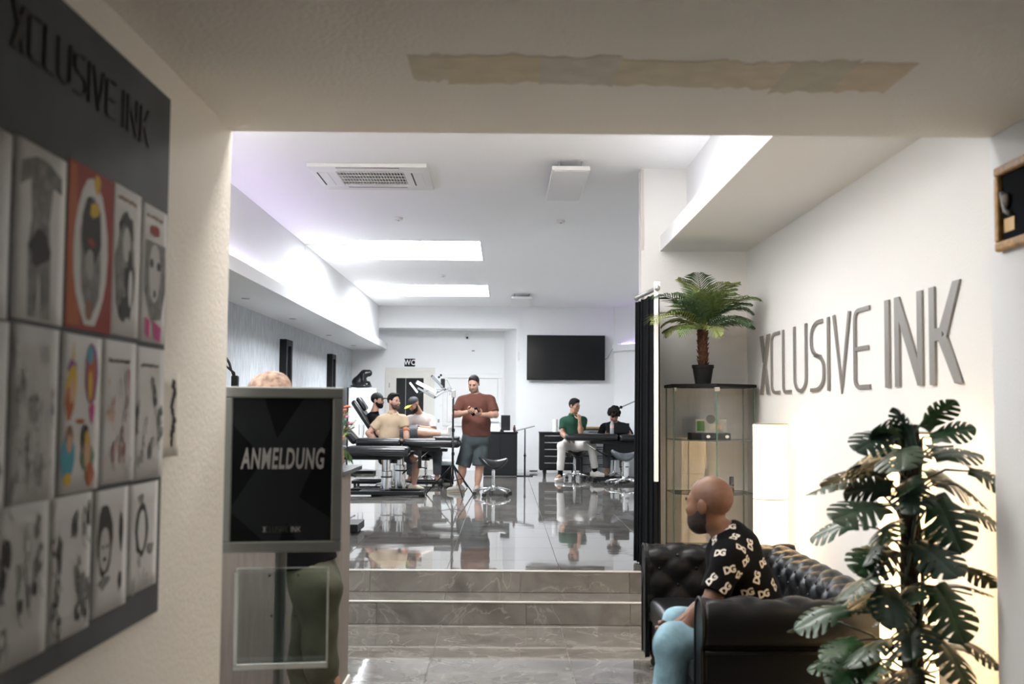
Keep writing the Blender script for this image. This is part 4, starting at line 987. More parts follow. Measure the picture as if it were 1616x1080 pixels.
flash_sheet(Yd[4]-.30, Yd[4]-.01, r2b-.012, r2t-.004, scribbles(rr,12,[INKL,INKG],s=(.03,.07)), 'greyed sheet of faint motifs left of the flower rows', SHEETG)
# bottom row
Yf = [at(240,850,X=BX)[1], at(193,850,X=BX)[1], at(137,850,X=BX)[1], at(68,850,X=BX)[1], at(-20,850,X=BX)[1]]
fr1 = [(INK, blob(.45,.56,.22,.26,18,.08,rr)),(SHEET, blob(.45,.56,.13,.19,14,.05,rr)),(INKG, blob(.75,.36,.12,.06,9,.4,rr)),(INKG, blob(.40,.86,.10,.05,9,.5,rr))]+scribbles(rr,4,[INKL],y1=.3)
flash_sheet(Yf[1]+.004, Yf[0], r3b+.03, r3t-.006, fr1, 'bottom row sheet with a black oval wreath at the board corner')
fr2 = [(INK, blob(.33,.60,.22,.30,18,.08,rr)),(SHEETG, blob(.33,.52,.14,.18,14,.05,rr)),(INK, blob(.28,.54,.03,.02)),(INK, blob(.40,.54,.03,.02)),(INK, blob(.33,.44,.05,.02)),(INK, blob(.80,.62,.06,.16,10,.3,rr)),(INK, blob(.78,.22,.05,.09,10,.3,rr)),(INKG, blob(.35,.26,.15,.06,10,.4,rr))]
flash_sheet(Yf[2]+.004, Yf[1]-.002, r3b+.016, r3t-.004, fr2, 'bottom row sheet with a hooded face in black ink')
flash_sheet(Yf[3], Yf[2]-.010, r3b+.005, r3t, scribbles(rr,17,[INK,INKG],s=(.05,.12)), 'bottom row sheet with skulls and feathers in black')
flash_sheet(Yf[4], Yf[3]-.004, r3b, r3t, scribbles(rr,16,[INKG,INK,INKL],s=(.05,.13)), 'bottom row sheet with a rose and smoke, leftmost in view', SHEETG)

# ------------------------------------------------------------------ poster stand ANMELDUNG
a = math.radians(9)
ps = thing('poster_stand', 'silver snap-frame floor stand with a black ANMELDUNG poster', 'sign stand', (-0.872,4.5,0), rz=a)
W2, zb, zt = 0.235, 1.045, 1.690
FR = mat('satin_silver_frame', (0.27,0.285,0.28), 0.45, metal=0.6)
ft = 0.043
for nm, A_, B_ in (('frame_bar',(-W2,-.012,zt-ft),(W2,.012,zt)),('frame_bar',(-W2,-.012,zb),(W2,.012,zb+ft)),('frame_bar',(-W2,-.012,zb+ft),(-W2+ft,.012,zt-ft)),('frame_bar',(W2-ft,-.012,zb+ft),(W2,.012,zt-ft))):
    b = MB(); b.box(A_,B_); b.build(nm, FR, ps, world=False, bevel=.006)
b = MB(); b.box((-W2+ft-.004,-.004,zb+ft-.004),(W2-ft+.004,.004,zt-ft+.004)); po = b.build('poster', mat('poster_black',(0.004,0.0055,0.007),0.7,spec=.15), ps, world=False)
PX = mat('poster_grey_x', (0.017,0.020,0.023), 0.7, spec=.15)
b = MB(); w_, h_ = W2-ft, (zt-zb)/2-ft; zc_ = (zt+zb)/2
def pf(u,v,d): return (u*w_, -0.004-d, zc_+v*h_)
b.prism([(-1.0,-.60),(-.34,-1.0),(-.05,-1.0),(.98,.60),(.98,1.0),(.42,1.0),(-1.0,-.52)], pf, .0003, .0008)
b.prism([(-1,.62),(-.12,-.03),(-.05,.3),(-.38,1.0),(-1,1.0)], pf, .0003, .0007)
b.prism([(.10,-.28),(.98,-.98+.3),(.98,-1.0),(.32,-1.0),(-.08,-.5)], pf, .0003, .00075)
b.build('poster_print', PX, po, world=False)
RX = Matrix.Rotation(math.pi/2,4,'X')
TXT = mat('poster_text_grey', (0.36,0.36,0.36), 0.6)
def flat_text(body, size, m, x, z, y, parent, bold=0, sx=1, shear=0, name='lettering'):
    o = text_mesh(body, size, m, name, None, Matrix.Translation((x,y,z))@RX, bold, 0.0003, sx, shear); o.parent = parent; return o
flat_text('ANMELDUNG', 0.112, TXT, 0.002, zc_+.038, -0.0062, po, bold=.0030, sx=.425, shear=.16)
x0 = -0.07
k = 0.145/LOGO_W; x = 0
for i,(ch,adv,polys) in enumerate(GLYPHS):
    b = MB()
    for p in polys: b.prism([(x0+(x+u)*k, zb+ft+.035+v*.022) for u,v in p], lambda u,v,d: (u,-0.0045-d,v), .0002, .0008)
    b.build('letter', TXT if (ch == 'x' or i > 7) else mat('poster_text_dim',(0.09,0.10,0.10),0.6), po, world=False)
    x += adv
b = MB(); b.box((-.022,.012,.02),(-.006,.04,zt-.1)).box((.006,.012,.02),(.022,.04,zt-.1)).box((-.006,.02,.02),(.006,.036,zt-.1)); b.build('post', FR, ps, world=False, bevel=.002)
b = MB(); b.box((-.19,-.16,0),(.19,.18,.012)); b.build('base_plate', FR, ps, world=False, bevel=.004)
# clear leaflet holder fixed to the post
ACR = clear_mat('clear_acrylic', (0.93,0.955,0.95), .12)
b = MB(); hx0,hx1,hz0,hz1,hy0,hy1 = -.165,.185,.62,.985,-.055,.008; t_=.004
b.box((hx0,hy1-t_,hz0),(hx1,hy1,hz1)).box((hx0,hy0,hz0),(hx1,hy0+t_,hz1-.01)).box((hx0,hy0+t_,hz0),(hx1,hy1-t_,hz0+t_)).box((hx0,hy0+t_,hz0+t_),(hx0+t_,hy1-t_,hz1-.01)).box((hx1-t_,hy0+t_,hz0+t_),(hx1,hy1-t_,hz1-.01))
ho = b.build('leaflet_holder', ACR, ps, world=False)
EDG = mat('acrylic_edge_glint', (0.78,0.82,0.80), 0.2)  # light caught along the acrylic edges, put into a whitish colour
b = MB(); e=.003
for A_,B_ in (((hx0-e,hy0-e,hz0-.012),(hx1+e,hy0+.012,hz0+.008)),((hx0-e,hy0-e,hz0),(hx0+.010,hy0+.004,hz1-.01)),((hx1-.004,hy0-e,hz0),(hx1+e,hy0+.004,hz1-.01)),((hx0,hy1-.002,hz1-.004),(hx1,hy1+.001,hz1)),((hx1-.003,hy1-.002,hz0),(hx1+.001,hy1+.001,hz1)),((hx0-.001,hy1-.002,hz0),(hx0+.003,hy1+.001,hz1))): b.box(A_,B_)
b.build('holder_edge_glint', EDG, ho, world=False)
for sx_,sz_ in ((-.04,.955),(.07,.955),(-.03,.80),(.06,.80)):
    b = MB(); b.cyl((sx_,hy1-.012,sz_),(sx_,hy1+.002,sz_),.005,n=8); b.build('screw', CHROME, ho, world=False)

# ------------------------------------------------------------------ reception desk
WOODG = mat('grey_oak', (0.185,0.160,0.145), 0.6, var=0.16, vscale=5, stretch=(9,9,.7), bump=0.1, bscale=12)
rd = thing('reception_desk', 'tall reception desk clad in greyish oak with white skirting', 'desk', (-2.0,6.5,0))
for i,(xa,xb) in enumerate(((-3.15,-2.4),(-2.4,-1.65),(-1.65,-.90))):
    b = MB(); b.box((xa+.001,6.30,.0),(xb-.001,6.32,1.235)); b.build('front_panel', WOODG, rd, bevel=.001)
b = MB(); b.box((-3.15,6.32,0),(-.90,6.72,1.235)); b.build('carcass', WOODG, rd)
b = MB(); b.box((-3.15,6.25,1.235),(-.875,7.05,1.262)); b.build('worktop', mat('black_worktop',(.015,.016,.018),.18), rd, bevel=.003)
b = MB(); b.box((-3.15,6.285,0),(-.885,6.30,.07)).box((-.90,6.285,0),(-.885,6.72,.07)); b.build('skirting', WHITEP, rd, bevel=.004)
# ------------------------------------------------------------------ chesterfield sofa along the lounge wall
SX0, SX1, SY0, SY1, SH = 0.90, 1.86, 5.10, 7.42, 0.765
sofa = thing('chesterfield_sofa', 'black leather chesterfield sofa with buttoned back and rolled arms', 'sofa', ((SX0+SX1)/2,(SY0+SY1)/2,0))
def pillow(s, t, amp):
    p, q = (s+t)/2, (s-t)/2
    return amp*(abs(math.sin(math.pi*p))*abs(math.sin(math.pi*q)))**.55
R_ROLL = 0.115
def profile(n_in=14, n_roll=22):
    """section: inner face from the seat up, over the roll, to the outer underside; (offset from inner face outwards, z, tuft weight, arc length)"""
    P = []
    zr = SH-R_ROLL; xc = 0.125
    for i in range(n_in+1):
        t = i/n_in; P.append((0.0+0.012*t, 0.30+(zr-0.30)*t, 1.0))
    for i in range(1, n_roll+1):
        a = math.pi-(math.pi*1.30)*i/n_roll
        w_ = 1.0 if a > math.pi*.45 else max(0, a/(math.pi*.45))**2
        P.append((xc+R_ROLL*math.cos(a), zr+R_ROLL*math.sin(a), w_))
    return P
PROF = profile()
def prof_pts():
    L = [0]
    for i in range(1,len(PROF)): L.append(L[-1]+math.hypot(PROF[i][0]-PROF[i-1][0],PROF[i][1]-PROF[i-1][1]))
    return L
PL = prof_pts()
def prof_normal(i):
    a = PROF[max(i-1,0)]; c = PROF[min(i+1,len(PROF)-1)]; dx, dz = c[0]-a[0], c[1]-a[1]; l = math.hypot(dx,dz); return (-dz/l, dx/l)
def tufted(name, to3, length, nu, du, dv, phase, amp=0.026):
    b = MB(); vs = []; nv = len(PROF)
    for i in range(nu+1):
        u = length*i/nu
        for j in range(nv):
            o, z, w_ = PROF[j]; n = prof_normal(j)
            h = (pillow(u/du+phase, PL[j]/dv-.35, amp)-amp*.75)*w_*min(1,PL[j]/.06)
            vs.append(to3(u, o+n[0]*h, z+n[1]*h))
    fs = [(i*nv+j,(i+1)*nv+j,(i+1)*nv+j+1,i*nv+j+1) for i in range(nu) for j in range(nv-1)]
    b.add(vs, fs); ob = b.build(name, LEATHER, sofa, smooth=True, solid=.006)
    # buttons at the lattice points
    def surf(u, v):
        j = min(range(nv), key=lambda k: abs(PL[k]-v)); o, z, w_ = PROF[j]; n = prof_normal(j); h = -amp*.60*w_; return to3(u,o+n[0]*h,z+n[1]*h), w_
    for s_ in range(-1, int(length/du)+3):
        for t_ in range(-1, 8):
            if (s_+t_) % 2: continue
            u = (s_-phase)*du; v = (t_+.35)*dv
            if not (.03 < u < length-.03 and .08 < v < PL[-1]*.60): continue
            p, w_ = surf(u,v)
            b = MB(); b.ball(p, .0125, 8, 6); b.build('button', LEATHER, ob, smooth=True)
    return ob
tufted('tufted_back', lambda u,o,z: (SX1-0.245+o, SY0+.12+u, z), SY1-SY0-.24, 150, .108, .096, .0)
tufted('far_arm', lambda u,o,z: (SX0+u, SY1-0.245+o, z), SX1-SX0-.02, 60, .115, .096, .35)
tufted('near_arm', lambda u,o,z: (SX0+u, SY0+0.245-o, z), SX1-SX0-.02, 60, .115, .096, .35)
# outer panels, scroll fronts, seat, rail, feet
def keyhole(y_in, sgn):
    zr = SH-R_ROLL; pts = [(y_in,.08)]
    for i in range(0,23):
        a = math.pi-(math.pi*1.32)*i/22; pts.append((y_in+sgn*(.125+R_ROLL*math.cos(a)), zr+R_ROLL*math.sin(a)))
    pts += [(y_in+sgn*.19,.50),(y_in+sgn*.19,.08)]
    return pts
for yi, sg in ((SY1-.245,1),(SY0+.245,-1)):
    pts = keyhole(yi, sg)
    b = MB(); b.prism(pts, lambda u,v,d: (d,u,v), SX0-.012, SX0+.012); ob = b.build('scroll_front', LEATHER, sofa, bevel=.006, smooth=False)
    c = [( SX0-.014, p[0], p[1]) for p in pts]; b = MB(); b.tube(c, .006, 6); b.build('piping', LEATHER, ob, smooth=True)
    yo = yi+sg*.19
    b = MB(); b.box((SX0+.005,min(yo,yo-sg*.03),.08),(SX1-.02,max(yo,yo-sg*.03),.60)); b.build('side_panel', LEATHER, sofa, bevel=.006)
    b = MB(); zz = SH-R_ROLL
    b.tube([(SX0+.0,yo+sg*.012,.535),(SX1-.05,yo+sg*.012,.535)], .010, 8); b.build('side_piping', LEATHER, sofa, smooth=True)
b = MB(); b.box((SX1-.04,SY0+.06,.08),(SX1-.01,SY1-.06,.62)); b.build('back_panel', LEATHER, sofa, bevel=.006)
b = MB(); b.box((SX0+.02,SY0+.24,.10),(SX1-.2,SY1-.24,.30)); b.build('seat_rail', LEATHER, sofa, bevel=.02, seg=3)
ym = (SY0+SY1)/2
for a_, c_ in ((SY0+.25,ym-.003),(ym+.003,SY1-.25)):
    b = MB()
    def cf(u,v,a_=a_,c_=c_): return None
    b.box((SX0+.005,a_,.29),(SX1-.23,c_,.455)); b.build('seat_cushion', LEATHER, sofa, bevel=.045, seg=4, smooth=True)
for x in (SX0+.06,SX1-.1):
    for y in (SY0+.12,SY1-.12):
        b = MB(); b.lathe((x,y,0), [(.02,0),(.03,.012),(.032,.03),(.022,.05),(.035,.07),(.038,.085)], 14); b.build('foot', mat('dark_wood',(.03,.018,.012),.4), sofa, smooth=True)

# ------------------------------------------------------------------ two tall paper lamps
def paper_lamp(x, y, label, h=1.52, r=0.118):
    t = thing('paper_lamp', label, 'floor lamp', (x,y,0), 'tall glowing paper lamps')
    PAPER = mat('glowing_paper', (1.0,0.90,0.74), 0.8, emit=LAMP_EMIT, ecol=(1.0,0.66,0.33))
    for z0,z1 in ((.04,h*.34),(h*.345,h*.655),(h*.66,h)):
        b = MB(); b.lathe((x,y,z0), [(r,0),(r,z1-z0)], 40); b.build('paper_shade', PAPER, t, smooth=False)
    for z in (.035,h*.3425,h*.6575,h):
        b = MB(); b.lathe((x,y,z), [(r-.002,-.004),(r+.003,-.004),(r+.003,.004),(r-.002,.004)], 40); b.build('ring', mat('pale_bamboo',(.42,.36,.27),.6), t)
    b = MB(); b.lathe((x,y,0), [(r*.95,0),(r*.95,.03)], 30); b.build('base', BLACKM, t)
paper_lamp(1.862, 8.02, 'tall glowing paper lamp standing beside the glass cabinet')
paper_lamp(1.742, 4.955, 'tall glowing paper lamp half hidden behind the monstera')

# ------------------------------------------------------------------ five-sided glass cabinet
CT = [(1.345,9.66),(1.345,9.20),(1.66,8.93),(2.03,9.20),(2.03,9.66)]   # footprint
cab = thing('glass_cabinet', 'tall five-sided glass display cabinet with black top and base', 'display cabinet', (1.69,9.35,0))
pz = lambda u,v,d: (u,v,d)
def inset(k): 
    c = (1.69,9.38); return [(c[0]+(x-c[0])*k, c[1]+(y-c[1])*k) for x,y in CT]
b = MB(); b.prism(CT, pz, 1.80, 1.825); b.build('top_board', BLACKM, cab, bevel=.002)
b = MB(); b.prism(CT, pz, 0.0, 0.06); b.build('base_board', BLACKM, cab, bevel=.002)
IN = inset(.95)
for i in range(5):
    p, q = Vector(IN[i]+(0,)), Vector(IN[(i+1)%5]+(0,)); d = (q-p).normalized(); n = Vector((-d.y,d.x,0))*.003
    b = MB(); pp = p+d*.008; qq = q-d*.008
    b.add([pp-n+Vector((0,0,.06)),qq-n+Vector((0,0,.06)),qq+n+Vector((0,0,.06)),pp+n+Vector((0,0,.06)),pp-n+Vector((0,0,1.80)),qq-n+Vector((0,0,1.80)),qq+n+Vector((0,0,1.80)),pp+n+Vector((0,0,1.80))],[(0,3,2,1),(4,5,6,7),(0,1,5,4),(1,2,6,5),(2,3,7,6),(3,0,4,7)])
    b.build('glass_pane', GLASS, cab)
    b = MB(); b.cyl((p.x,p.y,.06),(p.x,p.y,1.80),.006,n=6); b.build('glass_edge', GLASSEDGE, cab)
for z in (.50,.94,1.37):
    b = MB(); b.prism(inset(.93), pz, z, z+.006); o = b.build('glass_shelf', GLASS, cab)
    b = MB(); I = inset(.935); b.tube([(x,y,z+.003) for x,y in I]+[(I[0][0],I[0][1],z+.003)], .003, 5); b.build('shelf_edge', GLASSEDGE, o)
for i in (1,2):
    b = MB(); x,y = IN[i]; b.box((x-.018+.02*(i==1),y-.012,1.765),(x+.022,y+.012,1.797)); b.build('hinge', ALU, cab, bevel=.002)
b = MB(); b.box((1.36,9.665,.0),(2.02,9.685,.1)); b.build('back_foot', BLACKM, cab)
# things in it
bxp = thing('display_box', 'open green and black presentation box on the upper glass shelf', 'box', (1.64,9.20,1.377))
GRB = mat('green_felt',(0.055,0.13,0.03),.8); 
b = MB(); x0,x1,y0,y1,z = 1.49,1.80,9.10,9.32,1.3775
b.box((x0,y0,z),(x1,y0+.01,z+.055)).box((x0,y1-.01,z),(x1,y1,z+.055)).box((x0,y0+.01,z),(x0+.01,y1-.01,z+.055)).box((x1-.01,y0+.01,z),(x1,y1-.01,z+.055)).box((x0+.01,y0+.01,z),(x1-.01,y1-.01,z+.01)); b.build('tray', BLACKM, bxp)
b = MB(); b.box((x0+.012,y0+.012,z+.011),(x1-.012,y1-.012,z+.052)); b.build('lining', GRB, bxp)
b = MB(); b.box((x0+.06,y1-.04,z+.055),(x1-.0,y1-.03,z+.165)); lid = b.build('lid_card', mat('silver_card',(.30,.31,.30),.4,metal=.4,var=.4,vscale=14), bxp)
b = MB(); b.lathe((1.67,y1-.045,z+.165),[(.036,0),(.036,.012)],20,axis=(0,-1,0)); b.build('emblem', mat('dark_emblem',(.08,.085,.08),.5), lid)
b = MB(); b.box((x0+.07,y1-.043,z+.07),(x0+.13,y1-.040,z+.15)); b.build('print_panel', GRB, lid)
for px_,c_ in ((x1-.05,(.5,.33,.25)),(x1-.08,(.6,.45,.1))):
    b = MB(); b.ball((px_,y1-.045,z+.10),(.014,.003,.022),10,6); b.build('print_spot', mat('spot_%d'%int(px_*100),c_,.6), lid)
for px_ in (1.62,1.77):
    b = MB(); b.ball((px_,y0-.001,z+.028),(.016,.002,.013),10,6); b.build('badge', WHITEP, bxp)
bt = thing('spray_bottle', 'small black bottle on the middle shelf of the glass cabinet', 'bottle', (1.80,9.08,.947))
b = MB(); b.lathe((1.80,9.08,.947),[(.018,0),(.0195,.003),(.0195,.085),(.017,.09)],18); b.build('bottle_body', mat('gloss_black',(.012,.012,.012),.2), bt, smooth=True)
b = MB(); b.lathe((1.80,9.08,1.0),[(.0198,0),(.0198,.02)],18); b.build('bottle_label', mat('dark_gold_label',(.12,.10,.05),.4), bt, smooth=True)
b = MB(); b.lathe((1.80,9.08,1.037),[(.0165,0),(.0175,.002),(.0175,.05),(.0155,.054)],18); b.build('bottle_cap', BLACKM, bt, smooth=True)

# ------------------------------------------------------------------ artificial palm on the cabinet
PG = [mat('palm_green_%d'%i, c, .5, var=.2, vscale=8) for i,c in enumerate(((.13,.19,.06),(.075,.13,.065),(.22,.26,.075)))]
pb = (1.585,9.14,1.8255)
palm = thing('potted_palm', 'artificial fan palm in a black pot on top of the glass cabinet', 'plant', pb)
b = MB(); b.lathe(pb, [(.062,0),(.082,.125),(.088,.128),(.088,.152),(.080,.152),(.076,.135),(.001,.130)], 28); b.build('pot', BLACKM, palm, smooth=False)
b = MB(); b.lathe((pb[0],pb[1],pb[2]+.12), [(.076,0),(.076,.016),(.001,.020)], 20); b.build('soil', mat('soil',(.03,.02,.015),.9), palm)
zt0 = pb[2]+.135; hT = .30
b = MB(); b.tube([(pb[0],pb[1],zt0),(pb[0]+.004,pb[1],zt0+.1),(pb[0]-.004,pb[1],zt0+.2),(pb[0],pb[1],zt0+hT)], [.034,.038,.040,.044], 12); trunk = b.build('trunk', mat('palm_bark',(.075,.030,.018),.9,var=.5,vscale=30,bump=.6,bscale=60), palm, smooth=True)
rr = random.Random(4)
for k in range(46):
    a_ = k*2.4; z = zt0+.015+hT*.92*k/46; r = .037
    c = Vector((pb[0]+r*math.cos(a_), pb[1]+r*math.sin(a_), z)); n = Vector((math.cos(a_),math.sin(a_),.0)); t1 = Vector((-math.sin(a_),math.cos(a_),0))
    b = MB(); b.add([c-t1*.014-n*.006,c+t1*.014-n*.006,c+n*.016+Vector((0,0,.030)),c-n*.004+Vector((0,0,.012)),c+n*.006-Vector((0,0,.004))],[(0,2,3),(1,3,2),(0,4,2),(4,1,2),(0,3,1,4)])
    b.build('bark_scale', mat('bark_scale',(.095,.040,.024),.9,var=.4,vscale=40), trunk)
def frond(az, el, L, droop, m, start):
    """rachis with paired leaflets"""
    d = Vector((math.cos(az),math.sin(az),0)); n_ = 26; pts = []
    for i in range(n_+1):
        t = i/n_; e = el-droop*t*t; 
        if i == 0: pts.append(Vector(start))
        else: pts.append(pts[-1]+(d*math.cos(e)+Vector((0,0,1))*math.sin(e))*L/n_)
    b = MB(); b.tube(pts, [.0055*(1-.75*i/n_) for i in range(n_+1)], 5)
    side = Vector((-d.y,d.x,0))
    for i in range(4, n_+1):
        t = i/n_; tang = (pts[min(i+1,n_)]-pts[i-1]).normalized(); up = side.cross(tang) if side.cross(tang).z > 0 else -side.cross(tang)
        ll = L*.36*math.sin(math.pi*min(1,(t*.80+.20)))**.7*(1.05 if t < .9 else .7)
        for sg in (-1,1):
            dirv = (side*sg*.80+tang*(.55+.5*t)-up*.12*rr.uniform(.2,1.6)+up*.10).normalized()
            p = pts[i]; q = p+dirv*ll*.5+up*.01; e_ = p+dirv*ll-Vector((0,0,.10*ll+.01)); wv = tang*.0085
            b.add([p-wv*.6,p+wv*.6,q+wv,q-wv,e_],[(0,1,2,3),(3,2,4)])
    b.build('frond', m, palm, fixn=False)
top = (pb[0],pb[1],zt0+hT)
FR_ = []
for k in range(9): FR_.append((k*2*math.pi/9+.2, 1.22+rr.uniform(-.12,.15), .47+rr.uniform(-.03,.05), 1.2+rr.uniform(-.2,.3), rr.choice(PG)))
for k in range(12): FR_.append((k*2*math.pi/12+.45, .85+rr.uniform(-.12,.16), .50+rr.uniform(-.05,.05), 1.35+rr.uniform(-.2,.3), rr.choice(PG)))
for k in range(9): FR_.append((k*2*math.pi/9, .18+rr.uniform(-.12,.1), .44+rr.uniform(-.05,.05), 1.0+rr.uniform(-.2,.3), rr.choice(PG)))
FR_.append((math.pi*.98,.42,.56,1.35,PG[2])); FR_.append((.25,.5,.44,1.3,PG[1])); FR_.append((.0,.75,.44,1.1,PG[1]))
FR_ = [f for f in FR_ if not (math.sin(f[0]) > .35 and f[1] < .6)] + [(1.57,.9,.38,1.2,PG[0])]
FR_ += [(3.86,.35,.60,1.25,PG[2]),(3.72,.75,.56,1.3,PG[1]),(5.3,.30,.5,1.2,PG[1])]
for az,el,L,dr,m in FR_:
    if 2.5 < az%6.283 < 3.66: L = min(L,.33)
    if math.cos(az) > .3: L = min(L, .385/math.cos(az)/max(.6,math.cos(el*.6)))
    if math.sin(az) > .0: L *= (1-.22*math.sin(az))
    frond(az, el+.08, L*1.10, dr*.95, m, top)

# ------------------------------------------------------------------ monstera on a moss pole
MG = [mat('monstera_%d'%i, c, .38, var=.25, vscale=9, coat=.1) for i,c in enumerate(((.018,.052,.022),(.028,.075,.026),(.02,.045,.030),(.045,.075,.045)))]
mb = (1.655,4.66,0)
mons = thing('potted_monstera', 'tall dark green monstera climbing a pole in the right foreground', 'plant', mb)
b = MB(); b.lathe(mb, [(.11,0),(.15,.24),(.16,.25),(.16,.28),(.145,.28),(.14,.25),(.001,.24)], 28); b.build('pot', BLACKM, mons)
b = MB(); b.tube([(mb[0]+.012*math.sin(z*5),mb[1],z) for z in np.linspace(.2,1.56,14)], [.036]*13+[.018], 12); b.build('moss_pole', mat('moss_pole',(.035,.02,.014),.95,var=.5,vscale=30,bump=.8,bscale=50), mons, smooth=True)
for k in range(3):
    b = MB(); b.tube([(mb[0]+.040*math.cos(z*4+k*2.1),mb[1]+.040*math.sin(z*4+k*2.1),z) for z in np.linspace(.22,1.50,26)], .009, 6); b.build('stem', MG[3], mons, smooth=True)
def leaf_mesh(name, seed, m):
    """split leaf 1 long: heart blade with slits from the margin and holes near the midrib; tip along +x"""
    q = random.Random(seed); b = MB(); N = 36; TH = []
    slits = [.22,.40,.58,.75]
    def width(t): return .50*math.sin(math.pi*min(1,(t+.12)/1.13))**.75*(1-.30*t)
    def zc(x,y): return -.26*x*x-.42*y*y+.05*x
    for sg in (-1,1):
        # ribs: blades between slits
        bounds = [-.10]+[s+q.uniform(-.02,.02) for s in slits]+[1.0]
        for k in range(len(bounds)-1):
            t0, t1 = bounds[k], bounds[k+1]; n = 6; m_ = 5; gap = .007
            vs = []
            for i in range(n+1):
                for j in range(m_+1):
                    v = j/m_                      # 0 at midrib, 1 at margin
                    tt = t0+(t1-t0)*i/n
                    pull = gap*(1 if 0 < k else 0) if i == 0 else (-gap if (i == n and k < len(bounds)-2) else 0)
                    tt2 = tt+pull*(max(0,v-.38)*9.0 if v > .38 else 0)
                    mt = max(0,min(1,tt2)); wd = width(mt)*(1-.10*abs(2*i/n-1)**3)
                    x = max(tt2,0)*.92+v*wd*.42 if tt2 >= 0 else tt2*.9+v*wd*.05-.04*v
                    y = sg*v*wd
                    vs.append((x, y, zc(x,y)+.018*math.sin(v*3.1)+ .012*math.sin(6*tt)))
            fs = []
            for i in range(n):
                for j in range(m_):
                    if k == 2 and i == n-3 and j == 1: continue      # holes beside the midrib
                    a_ = i*(m_+1)+j; f_ = (a_,a_+m_+1,a_+m_+2,a_+1); fs.append(f_ if sg > 0 else f_[::-1])
            b.add(vs, fs)
    me = bpy.data.meshes.new(name); me.from_pydata(b.v, [], b.f); me.materials.append(m); me.polygons.foreach_set('use_smooth',[True]*len(me.polygons)); me.update()
    return me
LEAVES = [leaf_mesh('leaf', i, MG[i%4]) for i in range(8)]
rr = random.Random(21)
def put_leaf(base, tip, size, roll, me):
    base = Vector(base); x = (Vector(tip)-base).normalized(); up = Vector((0,0,1)); y = up.cross(x).normalized(); z = x.cross(y)
    M = Matrix((x,y,z)).transposed()@Matrix.Rotation(roll,3,'X')
    o = bpy.data.objects.new('leaf', me); COL.objects.link(o); o.parent = mons
    o.matrix_local = Matrix.Translation(base-Vector(mb))@M.to_4x4()@Matrix.Diagonal((size,size,size,1))
    return o
spots = []
for k in range(76):
    z = .30+1.20*(k/76); az = k*2.399+rr.uniform(-.3,.3)
    if math.cos(az) > .85 and rr.random() < .3: continue
    spots.append((z, az, rr.uniform(.10,.30), rr.uniform(.17,.26), rr.uniform(-.35,.45)))
for z, az, out, size, el in spots:
    c, s_ = math.cos(az), math.sin(az)
    # keep clear of the wall, the lamp and the sofa behind
    mx_x = 2.035-mb[0]; reach = out+size
    if c*reach > mx_x: size = max(.15, size*.8); out = max(.06, mx_x/c-size)
    if s_ > 0 and s_*reach > .24: out = .10; size = .17; 
    if s_*(out+size) > .26: continue
    st0 = Vector((mb[0]+.03*c, mb[1]+.03*s_, z-.05)); p1 = Vector((mb[0]+out*c, mb[1]+out*s_, z+out*math.tan(el)*.6+.03))
    b = MB(); mid = (st0+p1)/2+Vector((0,0,.03)); b.tube([st0,mid,p1], [.006,.005,.004], 5); b.build('leaf_stalk', MG[3], mons, smooth=True)
    tip = p1+Vector((c,s_,-.25+.5*el)).normalized()*size
    if tip.y < 4.45 and tip.x > 1.72: continue
    put_leaf(p1, tip, size, rr.uniform(-.7,.7), rr.choice(LEAVES))
# crown and far-reaching leaves on the left, as in the picture
for (px,py,Yp,tx,ty,Yt,size,roll,mi) in ((1425,690,4.62,1372,672,4.55,.20,.9,1),(1462,672,4.64,1488,642,4.60,.17,-.6,1),(1475,690,4.6,1525,672,4.55,.17,.7,0),(1440,700,4.5,1425,655,4.5,.17,.2,2),(1400,745,4.55,1318,718,4.45,.21,.5,3),(1390,800,4.5,1298,808,4.38,.25,-.4,3),(1400,770,4.6,1318,770,4.6,.2,1.0,2),(1395,855,4.55,1355,885,4.45,.18,.4,0),(1390,905,4.5,1295,940,4.35,.26,.3,3),(1400,930,4.45,1420,985,4.25,.22,-.2,2),
        (1480,720,4.6,1560,706,4.6,.2,.4,3),(1500,760,4.6,1570,795,4.6,.2,.2,0),(1480,790,4.5,1545,850,4.4,.24,.5,0),(1490,930,4.5,1560,985,4.4,.24,.3,1),(1400,1010,4.5,1330,1040,4.4,.24,.2,0),(1480,1010,4.5,1540,1050,4.4,.25,-.2,0),(1410,1040,4.4,1350,1075,4.3,.24,.6,1),(1440,760,4.5,1440,800,4.35,.2,.1,2),(1450,860,4.45,1500,890,4.3,.23,.3,2)):
    p = Vector(tuple(at(px,py,Y=Yp))); q = Vector(tuple(at(tx,ty,Y=Yt)))
    if q.x > 1.98: q.x = 1.98
    if q.y < 4.5 and q.x > 1.72: q.x = 1.74; p.x = min(p.x,1.70)
    b = MB(); s0 = Vector((mb[0],mb[1]-.02,p.z-.06)); b.tube([s0,(s0+p)/2+Vector((0,0,.03)),p], [.006,.005,.004], 5); b.build('leaf_stalk', MG[3], mons, smooth=True)
    put_leaf(p, q, size, roll, LEAVES[mi if mi < 4 else 0])

